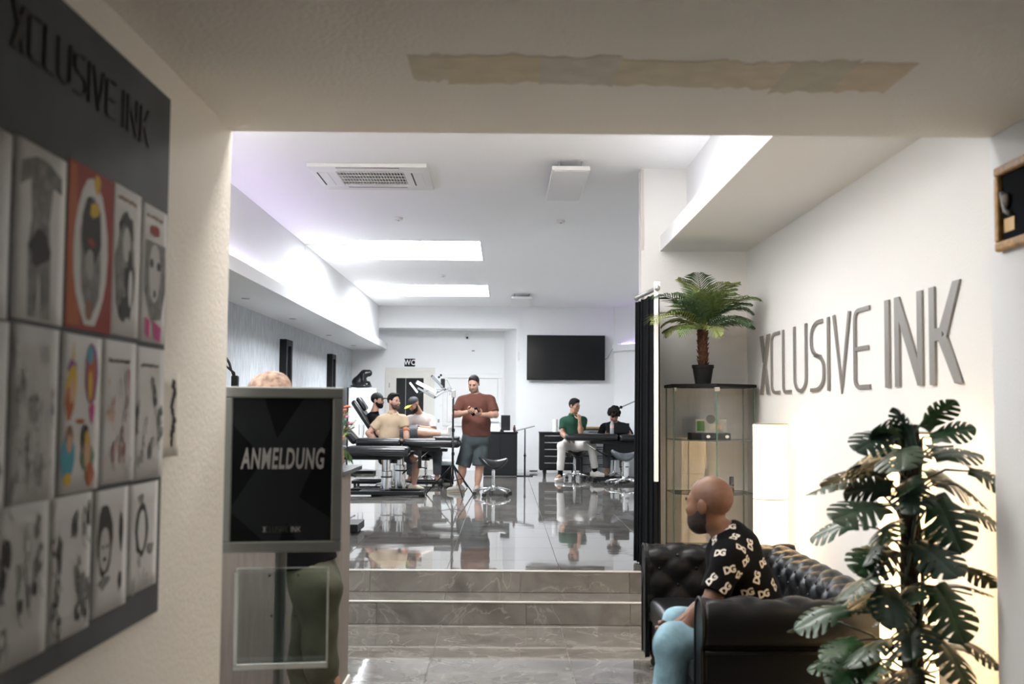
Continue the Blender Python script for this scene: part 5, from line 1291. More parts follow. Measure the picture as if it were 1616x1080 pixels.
# ------------------------------------------------------------------ curtain on its rail
ct = thing('curtain', 'black floor-length curtain hanging from a chrome rail beside the steps', 'curtain', (1.15,9.3,.36))
CUR = mat('black_curtain_cloth', (0.008,0.009,0.011), 0.9, spec=.15, bump=.2, bscale=60)
def cfn(u,v):
    y = 8.92+.76*u; a_ = u*math.pi*2*9
    return (1.178-.06*u+.036*math.sin(a_)*(1-.35*v)+.012*math.sin(a_*.37), y+.02*math.sin(a_*2), .362+(2.52-.362)*v)
b = MB(); b.grid(cfn, 150, 12); b.build('cloth', CUR, ct, smooth=True, solid=.006, fixn=False)
b = MB(); b.cyl((1.182,8.86,2.565),(1.112,9.66,2.565),.017,n=14); b.build('rail', ALU, ct, smooth=True)
for x_,y in ((1.182,8.86),(1.112,9.66)):
    b = MB(); b.ball((x_,y,2.565),.024,12,8); b.build('rail_end', ALU, ct, smooth=True)
b = MB(); b.box((1.158,8.865,1.06),(1.192,8.89,2.59)); b.build('white_wand', WHITEP, ct, bevel=.004)
b = MB(); b.box((1.158,8.85,2.555),(1.205,8.90,2.62)); b.build('rail_bracket', WHITEP, ct, bevel=.005)
b = MB(); b.cyl((1.165,9.64,2.565),(1.165,9.70,2.565),.012,n=10); b.build('wall_bracket', ALU, ct)

# ------------------------------------------------------------------ framed award on the passage wall, right
pf_ = thing('gold_frame', 'gold framed dark award case on the right passage wall', 'picture frame', (XR,3.9,2.2))
y1, y0, z0, z1 = 4.205, 3.86, 2.205, 2.520
for A_,B_ in (((XR-.03,y0,z1-.035),(XR,y1,z1)),((XR-.03,y0,z0),(XR,y1,z0+.035)),((XR-.03,y0,z0+.035),(XR,y0+.035,z1-.035)),((XR-.03,y1-.035,z0+.035),(XR,y1,z1-.035))):
    b = MB(); b.box(A_,B_); b.build('frame_bar', GOLD, pf_, bevel=.008)
b = MB(); b.box((XR-.012,y0+.03,z0+.03),(XR-.001,y1-.03,z1-.03)); b.build('dark_backing', mat('black_velvet',(.008,.010,.013),.9,spec=.1), pf_)
b = MB(); b.box((XR-.016,y1-.14,z0+.065),(XR-.012,y1-.055,z0+.115)); b.build('plaque', mat('brass_plaque',(.45,.30,.11),.4,metal=.5), pf_)
b = MB(); b.ball((XR-.02,y1-.085,2.385),(.012,.030,.030),12,8); b.build('medal', mat('dark_bronze',(.06,.04,.03),.5), pf_, smooth=True)
b = MB(); b.tube([(XR-.02,y1-.12,2.33),(XR-.022,y1-.085,2.345),(XR-.02,y1-.05,2.42)],.010,8); b.build('figure', GREYP, pf_, smooth=True)
# ------------------------------------------------------------------ studio: padded benches
def pad(name, x0, x1, y0, y1, z0, z1, parent, r=.05, m=VINYL):
    b = MB(); b.box((x0,y0,z0),(x1,y1,z1)); return b.build(name, m, parent, bevel=r, seg=4, smooth=True)
def column(parent, x, y, z0, z1, zs):
    b = MB(); b.lathe((x,y,0), [(.078,z0),(.078,zs),(.070,zs+.006),(.052,zs+.006),(.052,z1)], 28); b.build('lift_column', CHROME, parent, smooth=False)
    b = MB(); b.lathe((x,y,zs-.09), [(.080,0),(.086,.006),(.086,.014),(.080,.02)], 28); b.build('pedal_ring', BLACK, parent)
def base_frame(parent, x0, x1, y0, y1, z=U, h=.085):
    b = MB(); w_ = .07
    b.box((x0,y0,z+.035),(x1,y0+w_,z+h)).box((x0,y1-w_,z+.035),(x1,y1,z+h)).box((x1-w_,y0+w_,z+.035),(x1,y1-w_,z+h)).box((x0,y0+w_,z+.035),(x0+w_,y1-w_,z+h))
    xm = (x0+x1)/2; b.box((xm-.15,y0+w_,z+.04),(xm+.15,y1-w_,z+h-.005)); b.build('base_frame', BLACK, parent, bevel=.005)
    for x in (x0+.05,x1-.05):
        for y in (y0+.05,y1-.05):
            b = MB(); b.cyl((x,y,z),(x,y,z+.036),.022,n=12); b.build('foot', RUBBER, parent)
def strut(parent, p, q, r=.011):
    b = MB(); p = Vector(p); q = Vector(q); m_ = p.lerp(q,.5); b.cyl(p,q,r*.6,n=8); b.build('gas_strut', CHROME, parent, smooth=True)
    b = MB(); b.cyl(m_,q,r,n=10); b.build('strut_sleeve', BLACK, parent, smooth=True)
# bench in front
t = thing('tattoo_bench', 'black vinyl tattoo bench nearest the steps on a chrome lift column', 'tattoo bench', (-2.0,16.65,U))
pad('seat_pad', -2.30,-1.385,16.36,16.95,.915,1.065,t,.06); pad('seat_pad', -3.08,-2.31,16.36,16.95,.915,1.065,t,.06)
b = MB(); b.box((-3.0,16.45,.875),(-1.5,16.86,.918)); b.build('under_frame', BLACK, t, bevel=.005)
column(t,-1.715,16.70,U+.08,.88,.70); base_frame(t,-2.75,-1.15,16.37,16.98)
strut(t,(-2.62,16.6,.86),(-2.15,16.6,.62)); strut(t,(-2.25,16.5,.88),(-2.6,16.5,.60))
# bench with the leg rest
t = thing('tattoo_bench', 'long black vinyl bench with a split pad in front of the beige polo', 'tattoo bench', (-1.45,17.45,U))
pad('seat_pad', -2.24,-1.555,17.14,17.72,1.035,1.165,t,.05); pad('leg_pad', -1.54,-.665,17.14,17.72,1.030,1.160,t,.055); pad('foot_rest', -1.05,-.685,17.18,17.68,1.150,1.195,t,.02)
b = MB(); b.box((-2.05,17.22,.985),(-.98,17.60,1.036)); b.build('under_frame', BLACK, t, bevel=.005)
column(t,-1.575,17.36,U+.06,.99,.76)
b = MB(); b.box((-2.0,17.22,U),(-1.2,17.44,U+.06)); b.build('base_plate', BLACK, t, bevel=.006)
strut(t,(-1.14,17.3,.99),(-1.55,17.3,.62)); 
b = MB(); b.box((-1.30,17.2,.72),(-1.25,17.26,.99)).cyl((-1.28,17.22,.74),(-1.16,17.18,.72),.008,n=8); b.build('release_lever', BLACK, t)
R3 = Matrix.Rotation(math.radians(-46),3,'Y')
def tilted(name, c, L, th, y0, y1, ang, parent, m=VINYL, r=.045):
    b = MB(); c = Vector(c); b.box((c.x-L/2,y0,c.z-th/2),(c.x+L/2,y1,c.z+th/2), rot=Matrix.Rotation(math.radians(ang),3,'Y')); return b.build(name, m, parent, bevel=r, seg=4, smooth=True)
tilted('back_pad', (-2.42,17.4,1.28), .52, .10, 17.2,17.66, 48, t)
# far bench with the client
t = thing('tattoo_bench', 'black reclining bench with raised backrest under the client in the cap', 'tattoo bench', (-1.7,19.0,U))
pad('seat_pad', -2.12,-1.52,18.70,19.30,.955,1.062,t); pad('leg_pad', -1.50,-.72,18.70,19.30,1.03,1.135,t)
for y0,y1 in ((18.70,18.99),(19.01,19.30)): tilted('back_pad', (-2.29,19,1.43), .74, .10, y0,y1, 56, t)
tilted('head_pad', (-2.375,19,1.69), .24, .08, 18.82,19.18, 56, t)
b = MB(); b.box((-2.1,18.85,.91),(-.95,19.15,.957)); b.build('under_frame', BLACK, t, bevel=.005)
column(t,-1.75,19.0,U+.08,.92,.70); base_frame(t,-2.5,-1.02,18.75,19.30)
strut(t,(-2.35,18.8,1.15),(-1.95,18.8,.9))
# right bench
t = thing('tattoo_bench', 'black padded bench at the right between the green polo and the tablet', 'tattoo bench', (1.9,20.2,U))
pad('seat_pad', 1.06,1.985,19.95,20.45,1.075,1.20,t,.05); pad('seat_pad', 2.0,2.75,19.95,20.45,1.06,1.19,t,.05)
b = MB(); b.box((1.5,20.03,1.02),(2.6,20.37,1.078)).box((1.75,20.05,.86),(2.45,20.35,1.02)); b.build('under_frame', BLACK, t, bevel=.005)
column(t,2.12,20.2,U+.08,.88,.70); base_frame(t,1.55,2.75,19.98,20.55)
for y in (20.02,20.12): strut(t,(1.38,y,1.05),(1.80,y,.80))

# ------------------------------------------------------------------ stools on five castors
def stool(label, x, y, seat_z, kind='saddle', m=VINYL, rz=0.0, g='rolling stools', spread=.27):
    t = thing('rolling_stool', label, 'stool', (x,y,U), g)
    b = MB(); b.lathe((x,y,U+.07), [(.035,0),(.04,.03),(.030,.07),(.026,.09)], 16); b.build('hub', CHROME, t, smooth=True)
    b = MB(); b.lathe((x,y,U+.14), [(.026,0),(.026,(seat_z-U)*.45),(.018,(seat_z-U)*.45+.004),(.018,seat_z-U-.16)], 16); b.build('gas_lift', CHROME, t, smooth=False)
    for k in range(5):
        a_ = 2*math.pi*k/5+rz+.3; c,s_ = math.cos(a_),math.sin(a_)
        b = MB(); b.tube([(x+.03*c,y+.03*s_,U+.115),(x+spread*.5*c,y+spread*.5*s_,U+.108),(x+spread*c,y+spread*s_,U+.078)], [.020,.017,.014], 8); leg = b.build('base_leg', CHROME, t, smooth=True)
        cx,cy = x+(spread+.005)*c, y+(spread+.005)*s_
        b = MB()
        for o in (-.016,.016): b.cyl((cx-s_*(o-.008),cy+c*(o-.008),U+.0285),(cx-s_*(o+.008),cy+c*(o+.008),U+.0285),.0275,n=14)
        b.build('castor', RUBBER, leg, smooth=False)
        b = MB(); b.cyl((cx,cy,U+.04),(cx,cy,U+.08),.008,n=8); b.build('castor_pin', CHROME, leg)
    if kind == 'saddle':
        def sf(u, v):
            a_ = v*2*math.pi; r = u
            px_ = .215*r*math.cos(a_); py_ = .17*r*math.sin(a_)
            z = .06*((px_/.215)**2)*1.3*(1 if px_ < 0 else .55)-.10*((py_/.17)**2)*(1 if r > 0 else 0)+.0
            q = Vector((px_,py_,z)); q.rotate(Matrix.Rotation(rz,3,'Z')); return (x+q.x,y+q.y,seat_z-.02+q.z)
        b = MB(); b.grid(sf, 10, 28); b.build('saddle_seat', m, t, smooth=True, solid=.055, subsurf=1, fixn=False)
    else:
        b = MB(); b.lathe((x,y,seat_z-.075), [(.15,0),(.175,.012),(.18,.04),(.17,.065),(.10,.076),(.001,.078)], 28); b.build('round_seat', m, t, smooth=True)
    b = MB(); b.box((x-.07,y-.05,seat_z-.10),(x+.07,y+.05,seat_z-.075)); b.build('seat_plate', BLACK, t, bevel=.004)
    return t
stool('black saddle stool with chrome foot in front of the black cupboard', -.165,16.83,.86,'saddle',rz=.15)
stool('chrome rolling stool carrying the man in the beige polo', -1.73,17.95,.86,'round',spread=.30)
stool('chrome rolling stool carrying the man in the green polo', 1.27,20.80,.865,'saddle',rz=.5)
stool('grey saddle stool with chrome foot standing beside the black curtain', 2.0,19.22,.885,'saddle',mat('grey_vinyl',(.085,.095,.105),.35),rz=.1,spread=.30)
stool('rolling stool under the tattoo artist in grey', -1.35,19.60,.83,'round')
stool('rolling stool under the curly-haired man in black', 2.02,21.10,.80,'round')

# ------------------------------------------------------------------ tripod work light with four bars
t = thing('tripod_light', 'black tripod work light with four slim bar heads on bendy arms', 'work light', (-.76,16.95,U))
tx,ty = -.765,16.95
b = MB(); b.cyl((tx,ty,.50),(tx,ty,1.30),.014,n=10).cyl((tx,ty,1.30),(tx,ty,1.80),.010,n=10); b.build('pole', BLACK, t, smooth=True)
for z in (.60,.95,1.30):
    b = MB(); b.lathe((tx,ty,z),[(.018,-.025),(.024,-.02),(.024,.02),(.018,.025)],12); b.build('collar', BLACK, t)
for fx,fy in ((-.59,16.22),(-.47,17.12),(-1.16,17.10)):
    b = MB(); b.cyl((tx,ty,.80),(fx,fy,U+.012),.010,n=8); lg = b.build('leg', BLACK, t, smooth=True)
    b = MB(); b.cyl((tx,ty,.55),(tx+(fx-tx)*.5,ty+(fy-ty)*.5,U+.24),.006,n=6); b.build('leg_brace', BLACK, lg)
    b = MB(); b.ball((fx,fy,U+.014),.014,8,6); b.build('rubber_foot', RUBBER, lg)
b = MB(); b.box((tx-.03,ty-.025,1.78),(tx+.03,ty+.025,1.90)); b.build('head_clamp', ALU, t, bevel=.01)
LITB = mat('lit_led_bar', (1,1,1), .4, emit=0.9, ecol=(.95,.98,1.0))
hp = Vector((tx,ty,1.86))
for (ax,ay,bx_,by_,lit,th) in ((646,603,660,621,True,.016),(657,603,690,620,True,.030),(658,612,687,628,False,.018),(681,593,703,616,False,.018)):
    p = Vector(tuple(at(ax,ay,Y=16.9))); q = Vector(tuple(at(bx_,by_,Y=16.95)))
    d = (q-p).normalized(); n = Vector((0,-1,0)); u_ = d.cross(n)
    b = MB(); vs = []
    for e_ in (p,q):
        for s1,s2 in ((-1,-1),(1,-1),(1,1),(-1,1)): vs.append(e_+u_*th*s1+n*.018*s2)
    b.add(vs,[(0,1,2,3),(4,7,6,5),(0,4,5,1),(1,5,6,2),(2,6,7,3),(3,7,4,0)]); hd = b.build('light_bar', BLACK if (not lit or th < .02) else GREYP, t, bevel=.004)
    b = MB(); vs = [e_+u_*(th*s1*.8)+n*.0195+ (d*.015 if e_ is p else -d*.015) for e_ in (p,q) for s1 in (-1,1)]; b.add(vs,[(0,1,3,2)]); b.build('led_face', LITB if lit else GREYP, hd, fixn=False)
    m_ = q.lerp(hp,.5)+Vector((0,0,.05)); b = MB(); b.tube([q,q.lerp(m_,.6)+Vector((.01,0,.01)),m_,m_.lerp(hp,.6)+Vector((.02,0,.02)),hp], .006, 7); b.build('bendy_arm', GREYP, t, smooth=True)
kp = Vector(tuple(at(699,603,Y=16.95))); b = MB(); b.box((kp.x-.03,kp.y-.03,kp.z-.09),(kp.x+.03,kp.y+.03,kp.z+.05)); b.build('control_box', BLACK, t, bevel=.01)
for o in ((-.06,0,.07),(-.03,0,.10)):
    b = MB(); b.ball(kp+Vector(o),.018,8,6); b.build('clamp_knob', BLACK, t, smooth=True)
b = MB(); b.tube([kp,kp+Vector((.06,0,.03)),kp+Vector((.12,0,-.08)),kp+Vector((.10,0,-.2)),hp],.004,6); b.build('cable', GREYP, t, smooth=True)
# thin microphone-type stand behind it
t = thing('thin_stand', 'thin black stand just behind the tripod work light', 'stand', (-.84,18.35,U))
b = MB(); b.cyl((-.84,18.35,.6),(-.84,18.35,1.78),.010,n=8); b.build('pole', BLACK, t, smooth=True)
for fx,fy in ((-.60,18.55),(-.85,18.05),(-1.07,18.52)):
    b = MB(); b.cyl((-.84,18.35,.72),(fx,fy,U+.008),.008,n=8); b.build('leg', BLACK, t, smooth=True)

# waste bin
t = thing('waste_bin', 'small black waste bin with a clear bag behind the tripod', 'bin', (-1.0,19.85,U))
b = MB(); b.lathe((-1.0,19.85,U), [(.105,0),(.125,.34),(.118,.34),(.10,.02),(.001,.02)], 24); b.build('bin_body', BLACKM, t)
b = MB(); b.lathe((-1.0,19.85,U+.30), [(.128,0),(.132,.03),(.138,.07),(.120,.09),(.112,.05)], 24); b.build('bin_bag', mat('clear_bag',(.62,.68,.70),.3,alpha=.8), t, smooth=True)

# black cupboard with screen, printer, papers
t = thing('low_cupboard', 'low black cupboard against the column behind the standing man', 'cupboard', (-.02,21.9,U))
b = MB(); b.box((-.40,21.55,U+.02),(.235,22.1,1.165)); b.build('body', BLACKM, t, bevel=.003)
b = MB(); b.box((-.42,21.53,1.165),(.25,22.12,1.19)); b.build('top_board', BLACKM, t, bevel=.003)
b = MB(); b.box((-.385,21.535,U+.04),(-.09,21.549,1.15)); d1 = b.build('door', BLACKM, t, bevel=.002)
b = MB(); b.box((-.08,21.535,U+.04),(.225,21.549,1.15)); b.build('door', BLACKM, t, bevel=.002)
b = MB(); b.cyl((-.33,21.52,.75),(-.33,21.52,1.10),.012,n=10); b.build('handle', ALU, d1)
t = thing('speaker_box', 'upright black speaker box on the low black cupboard', 'speaker', (.01,21.75,1.19))
b = MB(); b.box((-.075,21.66,1.1905),(.10,21.85,1.505)); b.build('cabinet', mat('charcoal_box',(.03,.033,.036),.5), t, bevel=.004)
b = MB(); b.box((-.065,21.655,1.21),(.09,21.66,1.49)); b.build('grille', BLACKM, t)
t = thing('printer', 'white printer on the low black cupboard behind the brown shirt', 'printer', (-.28,21.8,1.19))
b = MB(); b.box((-.41,21.62,1.1905),(-.10,21.98,1.36)); b.build('casing', WHITEP, t, bevel=.01)
b = MB(); b.box((-.40,21.60,1.37),(-.11,21.95,1.385)); b.build('paper_tray', GREYP, t, bevel=.003)
b = MB(); b.box((-.02,21.57,1.1905),(.16,21.65,1.215)); tag(b.build('paper_stack', mat('paper_stack',(.72,.72,.70),.8), bevel=.002), 'small stack of white paper in front of the speaker box', 'paper')
b = MB(); b.box((-.09,21.57,1.1905),(-.035,21.65,1.235)); tag(b.build('card_reader', BLACK, bevel=.008), 'small black gadget left of the paper stack', 'gadget')
t = thing('dispenser_bottle', 'small dark bottle at the right edge of the black cupboard', 'bottle', (.18,21.75,1.19))
b = MB(); b.lathe((.18,21.75,1.1905),[(.025,0),(.026,.06),(.024,.09),(.010,.10)],14); b.build('bottle_body', mat('plum_bottle',(.10,.03,.035),.3), t, smooth=True)
b = MB(); b.lathe((.18,21.75,1.285),[(.012,0),(.012,.03)],10); b.build('bottle_cap', BLACK, t)

# music stand
t = thing('sheet_stand', 'slim black sheet stand in front of the white column', 'stand', (.385,21.85,U))
b = MB(); b.cyl((.385,21.85,U+.01),(.385,21.85,.78),.016,n=10).cyl((.385,21.85,.76),(.385,21.85,1.24),.012,n=10); b.build('pole', BLACK, t, smooth=True)
b = MB(); b.box((.23,21.75,U),(.54,21.95,U+.012)); b.build('base_plate', BLACK, t, bevel=.003)
b = MB(); b.lathe((.385,21.85,.72),[(.018,0),(.026,.005),(.026,.025),(.018,.03)],12); b.build('collar', BLACK, t)
b = MB(); b.box((.20,21.66,1.245),(.575,22.04,1.265), rot=Matrix.Rotation(math.radians(-15),3,'Y')); b.build('tray', GREYP, t, bevel=.004)

# tool trolley with drawers
t = thing('tool_trolley', 'black tool trolley with five chrome drawer pulls by the green polo', 'cabinet', (1.05,21.85,U))
b = MB(); b.box((.66,21.55,.475),(1.42,22.15,1.17)); b.build('body', BLACKM, t, bevel=.005)
b = MB(); b.box((.65,21.53,1.17),(1.43,22.16,1.192)); b.build('top_board', RUBBER, t, bevel=.004)
for k in range(5):
    z = .515+.128*k; b = MB(); b.box((.74,21.535,z),(1.34,21.55,z+.115)); dw = b.build('drawer', BLACK, t, bevel=.003)
    b = MB(); b.box((.75,21.52,z+.088),(1.33,21.536,z+.106)); b.build('drawer_pull', CHROME, dw, bevel=.002)
for x in (.76,1.32):
    for y in (21.63,22.07):
        b = MB(); b.cyl((x-.02,y,U+.055),(x+.02,y,U+.055),.055,n=18); w2 = b.build('castor', RUBBER, t)
        b = MB(); b.box((x-.03,y-.02,U+.06),(x+.03,y+.02,.478)); b.build('castor_fork', BLACK, w2)
b = MB(); b.lathe((.955,21.72,1.193),[(.048,0),(.05,.003),(.05,.237),(.048,.24),(.018,.24),(.018,.22)],24); tag(b.build('paper_roll', mat('paper_roll',(.78,.77,.75),.9), smooth=False), 'white paper towel roll standing on the black tool trolley', 'paper roll')
t = thing('side_cabinet', 'dark drawer cabinet with a wooden top behind the two seated men', 'cabinet', (1.75,22.1,U))
b = MB(); b.box((1.46,21.85,U+.02),(2.02,22.4,1.26)); b.build('body', mat('dark_grey_cabinet',(.06,.065,.07),.5), t, bevel=.004)
b = MB(); b.box((1.44,21.83,1.26),(2.04,22.42,1.29)); b.build('wooden_top', mat('oak_top',(.36,.22,.11),.5,var=.2,vscale=10), t, bevel=.003)
for k in range(5):
    z = .42+.165*k; b = MB(); b.box((1.49,21.838,z),(1.99,21.85,z+.14)); dw = b.build('drawer', GREYP, t, bevel=.003)
    b = MB(); b.box((1.6,21.825,z+.11),(1.9,21.839,z+.122)); b.build('drawer_pull', BLACK, dw)
# tablet and bottle on the right bench
tb = thing('tablet', 'black tablet propped on the right bench before the curly-haired man', 'tablet', (2.0,20.35,1.20))
b = MB(); b.box((1.80,20.36,1.203),(2.22,20.375,1.385), rot=Matrix.Rotation(math.radians(-14),3,'X')); b.build('slab', SCREEN, tb, bevel=.004)
b = MB(); b.box((1.90,20.37,1.2015),(2.12,20.44,1.215)); b.build('prop', BLACK, tb)
t = thing('water_bottle', 'clear water bottle with pink label standing on the right bench', 'bottle', (1.885,20.12,1.20))
b = MB(); b.lathe((1.885,20.12,1.2005),[(.030,0),(.034,.006),(.034,.09),(.031,.10),(.034,.11),(.034,.17),(.014,.215),(.013,.225)],20); b.build('bottle_body', mat('pet_plastic',(.45,.50,.50),.1,alpha=.75), t, smooth=True)
b = MB(); b.lathe((1.885,20.12,1.30),[(.0345,0),(.0345,.055)],20); b.build('bottle_label', mat('pink_label',(.62,.42,.42),.5), t)
b = MB(); b.lathe((1.885,20.12,1.425),[(.016,0),(.016,.028)],14); b.build('bottle_cap', mat('red_cap',(.30,.04,.05),.4), t)
# boom arm reaching in from behind the curtain
t = thing('boom_lamp', 'dark boom arm reaching over the curly-haired man from behind the curtain', 'lamp', (2.75,21.35,U))
b = MB(); b.cyl((2.75,21.35,U+.03),(2.75,21.35,1.95),.014,n=10); b.build('pole', BLACK, t, smooth=True)
b = MB(); b.lathe((2.75,21.35,U),[(.17,0),(.17,.02),(.03,.035)],24); b.build('base', BLACK, t)
q0 = at(980,643,Y=21.35); b = MB(); b.cyl((2.75,21.35,1.92),tuple(q0),.012,n=8); b.build('boom', GREYP, t, smooth=True)
b = MB(); b.ball(tuple(q0),.03,10,8); b.build('lamp_head', BLACK, t, smooth=True)

# television
tv = thing('television', 'large black wall television on the white back wall', 'television', (1.21,22.95,2.2))
R_ = Matrix.Rotation(math.radians(-2.5),3,'Z')
c = Vector((1.215,22.90,2.66)); hw, hh = .785, .452
b = MB(); b.box((c.x-hw,22.87,c.z-hh),(c.x+hw,22.92,c.z+hh)); b.build('casing', BLACK, tv, bevel=.006)
b = MB(); b.box((c.x-hw+.015,22.866,c.z-hh+.03),(c.x+hw-.015,22.871,c.z+hh-.015)); b.build('screen', SCREEN, tv)
b = MB(); b.box((c.x-.035,22.864,c.z-hh-.012),(c.x+.035,22.875,c.z-hh+.004)); b.build('sensor', GREYP, tv)
b = MB(); b.box((c.x-.2,22.92,c.z-.2),(c.x+.2,22.998,c.z+.2)); b.build('wall_mount', BLACK, tv)
b = MB(); b.tube([(c.x+hw-.02,22.95,2.62),(2.06,22.96,2.66),(2.14,22.93,2.82),(2.24,22.86,2.935)],.006,6); b.build('cable', GREYP, tv, smooth=True)
t = thing('router', 'small white router on the ledge right of the television', 'router', (2.30,22.80,2.931))
b = MB(); b.box((2.24,22.80,2.931),(2.36,22.86,2.965)); b.build('casing', WHITEP, t, bevel=.006)
b = MB(); b.ball((2.36,22.795,2.95),.014,8,6); b.build('lens', BLACK, t)

# WC sign, camera, thermostat, cable stub
t = thing('wc_sign', 'black square WC sign above the door', 'sign', (-1.994,YB,2.49))
b = MB(); b.box((-2.105,YB-.012,2.492),(-1.885,YB,2.657)); pl_ = b.build('plate', BLACKM, t, bevel=.002)
text_mesh('WC', .15, mat('white_letters',(.8,.8,.8),.5), 'lettering', t, Matrix.Translation((-1.995,YB-.0135,2.574))@RX, .003, .0005, .85)
cc = at(738,532,Y=YB); t = thing('security_camera', 'white dome camera on the wall under the beam', 'camera', tuple(cc))
b = MB(); b.lathe((cc[0],YB,cc[2]+.03),[(.055,0),(.055,.04),(.045,.055),(.001,.056)],20,axis=(0,-1,0)); b.build('mount', WHITEP, t, smooth=False)
b = MB(); b.ball((cc[0],YB-.075,cc[2]-.005),.05,14,10); b.build('housing', WHITEP, t, smooth=True)
b = MB(); b.ball((cc[0]-.005,YB-.115,cc[2]-.025),.024,10,8); b.build('lens', BLACK, t, smooth=True)
cc = at(749,554,Y=YB); b = MB(); b.box((cc[0]-.06,YB-.02,cc[2]-.012),(cc[0]+.0,YB,cc[2]+.012)); tag(b.build('cable_clip', GREYP), 'small grey cable clip on the wall below the camera', 'clip')
cc = at(814.5,562,Y=22.98); b = MB(); b.box((.235,22.965,cc[2]-.08),(.275,23.0,cc[2]+.08)); tag(b.build('wall_sensor', WHITEP, bevel=.006), 'slim white sensor box on the column beside the television', 'sensor')

# white cupboard and statue
t = thing('tall_cupboard', 'tall white cupboard in the back left corner', 'cupboard', (-2.78,22.5,U))
b = MB(); b.box((-3.05,22.25,U+.06),(-2.51,22.8,2.01)); b.build('body', WHITEP, t, bevel=.003)
b = MB(); b.box((-3.075,22.22,U),(-3.052,22.82,2.02)); b.build('side_board', BLACKM, t)
for a_,c_ in ((-3.045,-2.785),(-2.775,-2.515)):
    b = MB(); b.box((a_,22.235,U+.08),(c_,22.25,1.99)); dr = b.build('door', WHITEP, t, bevel=.003)
    b = MB(); xx = c_-.04 if a_ < -2.9 else a_+.04; b.cyl((xx,22.22,1.1),(xx,22.22,1.3),.008,n=8); b.build('handle', ALU, dr)
b = MB(); b.box((-3.0,22.3,U),(-2.55,22.75,U+.06)); b.build('plinth', BLACKM, t)
sx,sy,sz = -2.82,22.5,2.022
st_ = thing('statue', 'black statue of a crouching figure on the white cupboard', 'statue', (sx,sy,sz))
O = V3(sx,sy,sz)
S = [Ell(O+V3(-.02,0,.03),V3(.22,.13,.03),k=0), Ell(O+V3(-.08,0,.11),V3(.12,.11,.09),k=.03), Cone(O+V3(-.08,0,.12),O+V3(.04,0,.27),.095,.085,k=.05), Cone(O+V3(.04,0,.27),O+V3(.11,0,.29),.06,.055,k=.04), Ell(O+V3(.135,0,.285),V3(.062,.055,.068),k=.02),
     Cone(O+V3(.03,-.09,.25),O+V3(.03,-.11,.13),.034,.028,k=.02), Cone(O+V3(.03,-.11,.13),O+V3(.13,-.03,.10),.026,.022,k=.02), Cone(O+V3(.03,.09,.25),O+V3(.05,.11,.13),.034,.028,k=.02), Cone(O+V3(.05,.11,.13),O+V3(.13,.03,.10),.026,.022,k=.02),
     Cone(O+V3(-.08,-.07,.09),O+V3(.05,-.08,.09),.05,.04,k=.02), Cone(O+V3(.05,-.08,.09),O+V3(.02,-.08,.03),.035,.03,k=.02), Cone(O+V3(.13,0,.10),O+V3(.15,0,.05),.03,.03,k=.01)]
sdf_obj('figure', [nets(S,.012)], mat('black_bronze',(.012,.012,.013),.35), st_)

# framed black wall lights on the grey wall
def wall_light(y0, y1, label):
    t = thing('wall_light', label, 'wall lamp', (XW,(y0+y1)/2,1.72), 'black frame lights on the grey wall')
    w_, d_ = .10, .10
    for A_,B_ in (((XW,y0,1.72),(XW+d_,y0+w_,2.585)),((XW,y1-w_,1.72),(XW+d_,y1,2.585)),((XW,y0+w_,2.50),(XW+d_,y1-w_,2.585)),((XW,y0+w_,1.72),(XW+d_,y1-w_,1.80))):
        b = MB(); b.box(A_,B_); b.build('frame_bar', BLACKM, t, bevel=.004)
wall_light(16.15,16.62,'black rectangular frame light on the grey wall, nearer one')
wall_light(20.45,20.90,'black rectangular frame light on the grey wall, farther one')

# ------------------------------------------------------------------ ceiling fittings
t = thing('ceiling_cassette', 'white ceiling air conditioner with a dark slotted grille', 'air conditioner', (-1.19,10.1,ZC-.03))
ax0,ax1,ay0,ay1 = -1.70,-.68,9.58,10.60; zq = ZC-.035
b = MB()
for A_,B_ in (((ax0,ay0,zq),(ax1,ay0+.2,ZC)),((ax0,ay1-.2,zq),(ax1,ay1,ZC)),((ax0,ay0+.2,zq),(ax0+.22,ay1-.2,ZC)),((ax1-.22,ay0+.2,zq),(ax1,ay1-.2,ZC))): b.box(A_,B_)
b.build('face_plate', WHITEP, t, bevel=.006)
b = MB(); b.box((ax0+.22,ay0+.2,ZC-.004),(ax1-.22,ay1-.2,ZC-.001)); b.build('filter', mat('dark_filter',(.02,.025,.035),.8), t)
n = 22
for k in range(n):
    x = ax0+.235+(ax1-ax0-.47)*k/(n-1); b = MB(); b.box((x-.003,ay0+.2,zq+.010),(x+.003,ay1-.2,ZC-.006)); b.build('grille_slat', WHITEP, t)
for k in range(5):
    y = ay0+.25+(ay1-ay0-.5)*k/4; b = MB(); b.box((ax0+.22,y-.006,zq+.002),(ax1-.22,y+.006,zq+.008)); b.build('grille_bar', WHITEP, t)
for A_,B_ in (((ax0+.24,ay0+.05,zq-.004),(ax1-.24,ay0+.13,zq+.004)),((ax0+.24,ay1-.13,zq-.004),(ax1-.24,ay1-.05,zq+.004)),((ax0+.06,ay0+.24,zq-.004),(ax0+.14,ay1-.24,zq+.004)),((ax1-.14,ay0+.24,zq-.004),(ax1-.06,ay1-.24,zq+.004))):
    b = MB(); b.box(A_,B_); fl_ = b.build('air_flap', WHITEP, t, bevel=.002)
    cx_ = ((A_[0]+B_[0])/2,(A_[1]+B_[1])/2); long_x = B_[0]-A_[0] > B_[1]-A_[1]
    b = MB(); 
    if long_x: b.box((A_[0],A_[1]-.016,zq-.002),(B_[0],A_[1]-.004,zq+.003))
    else: b.box((A_[0]-.016,A_[1],zq-.002),(A_[0]-.004,B_[1],zq+.003))
    b.build('air_slot', mat('slot_dark',(.03,.03,.032),.8), fl_)
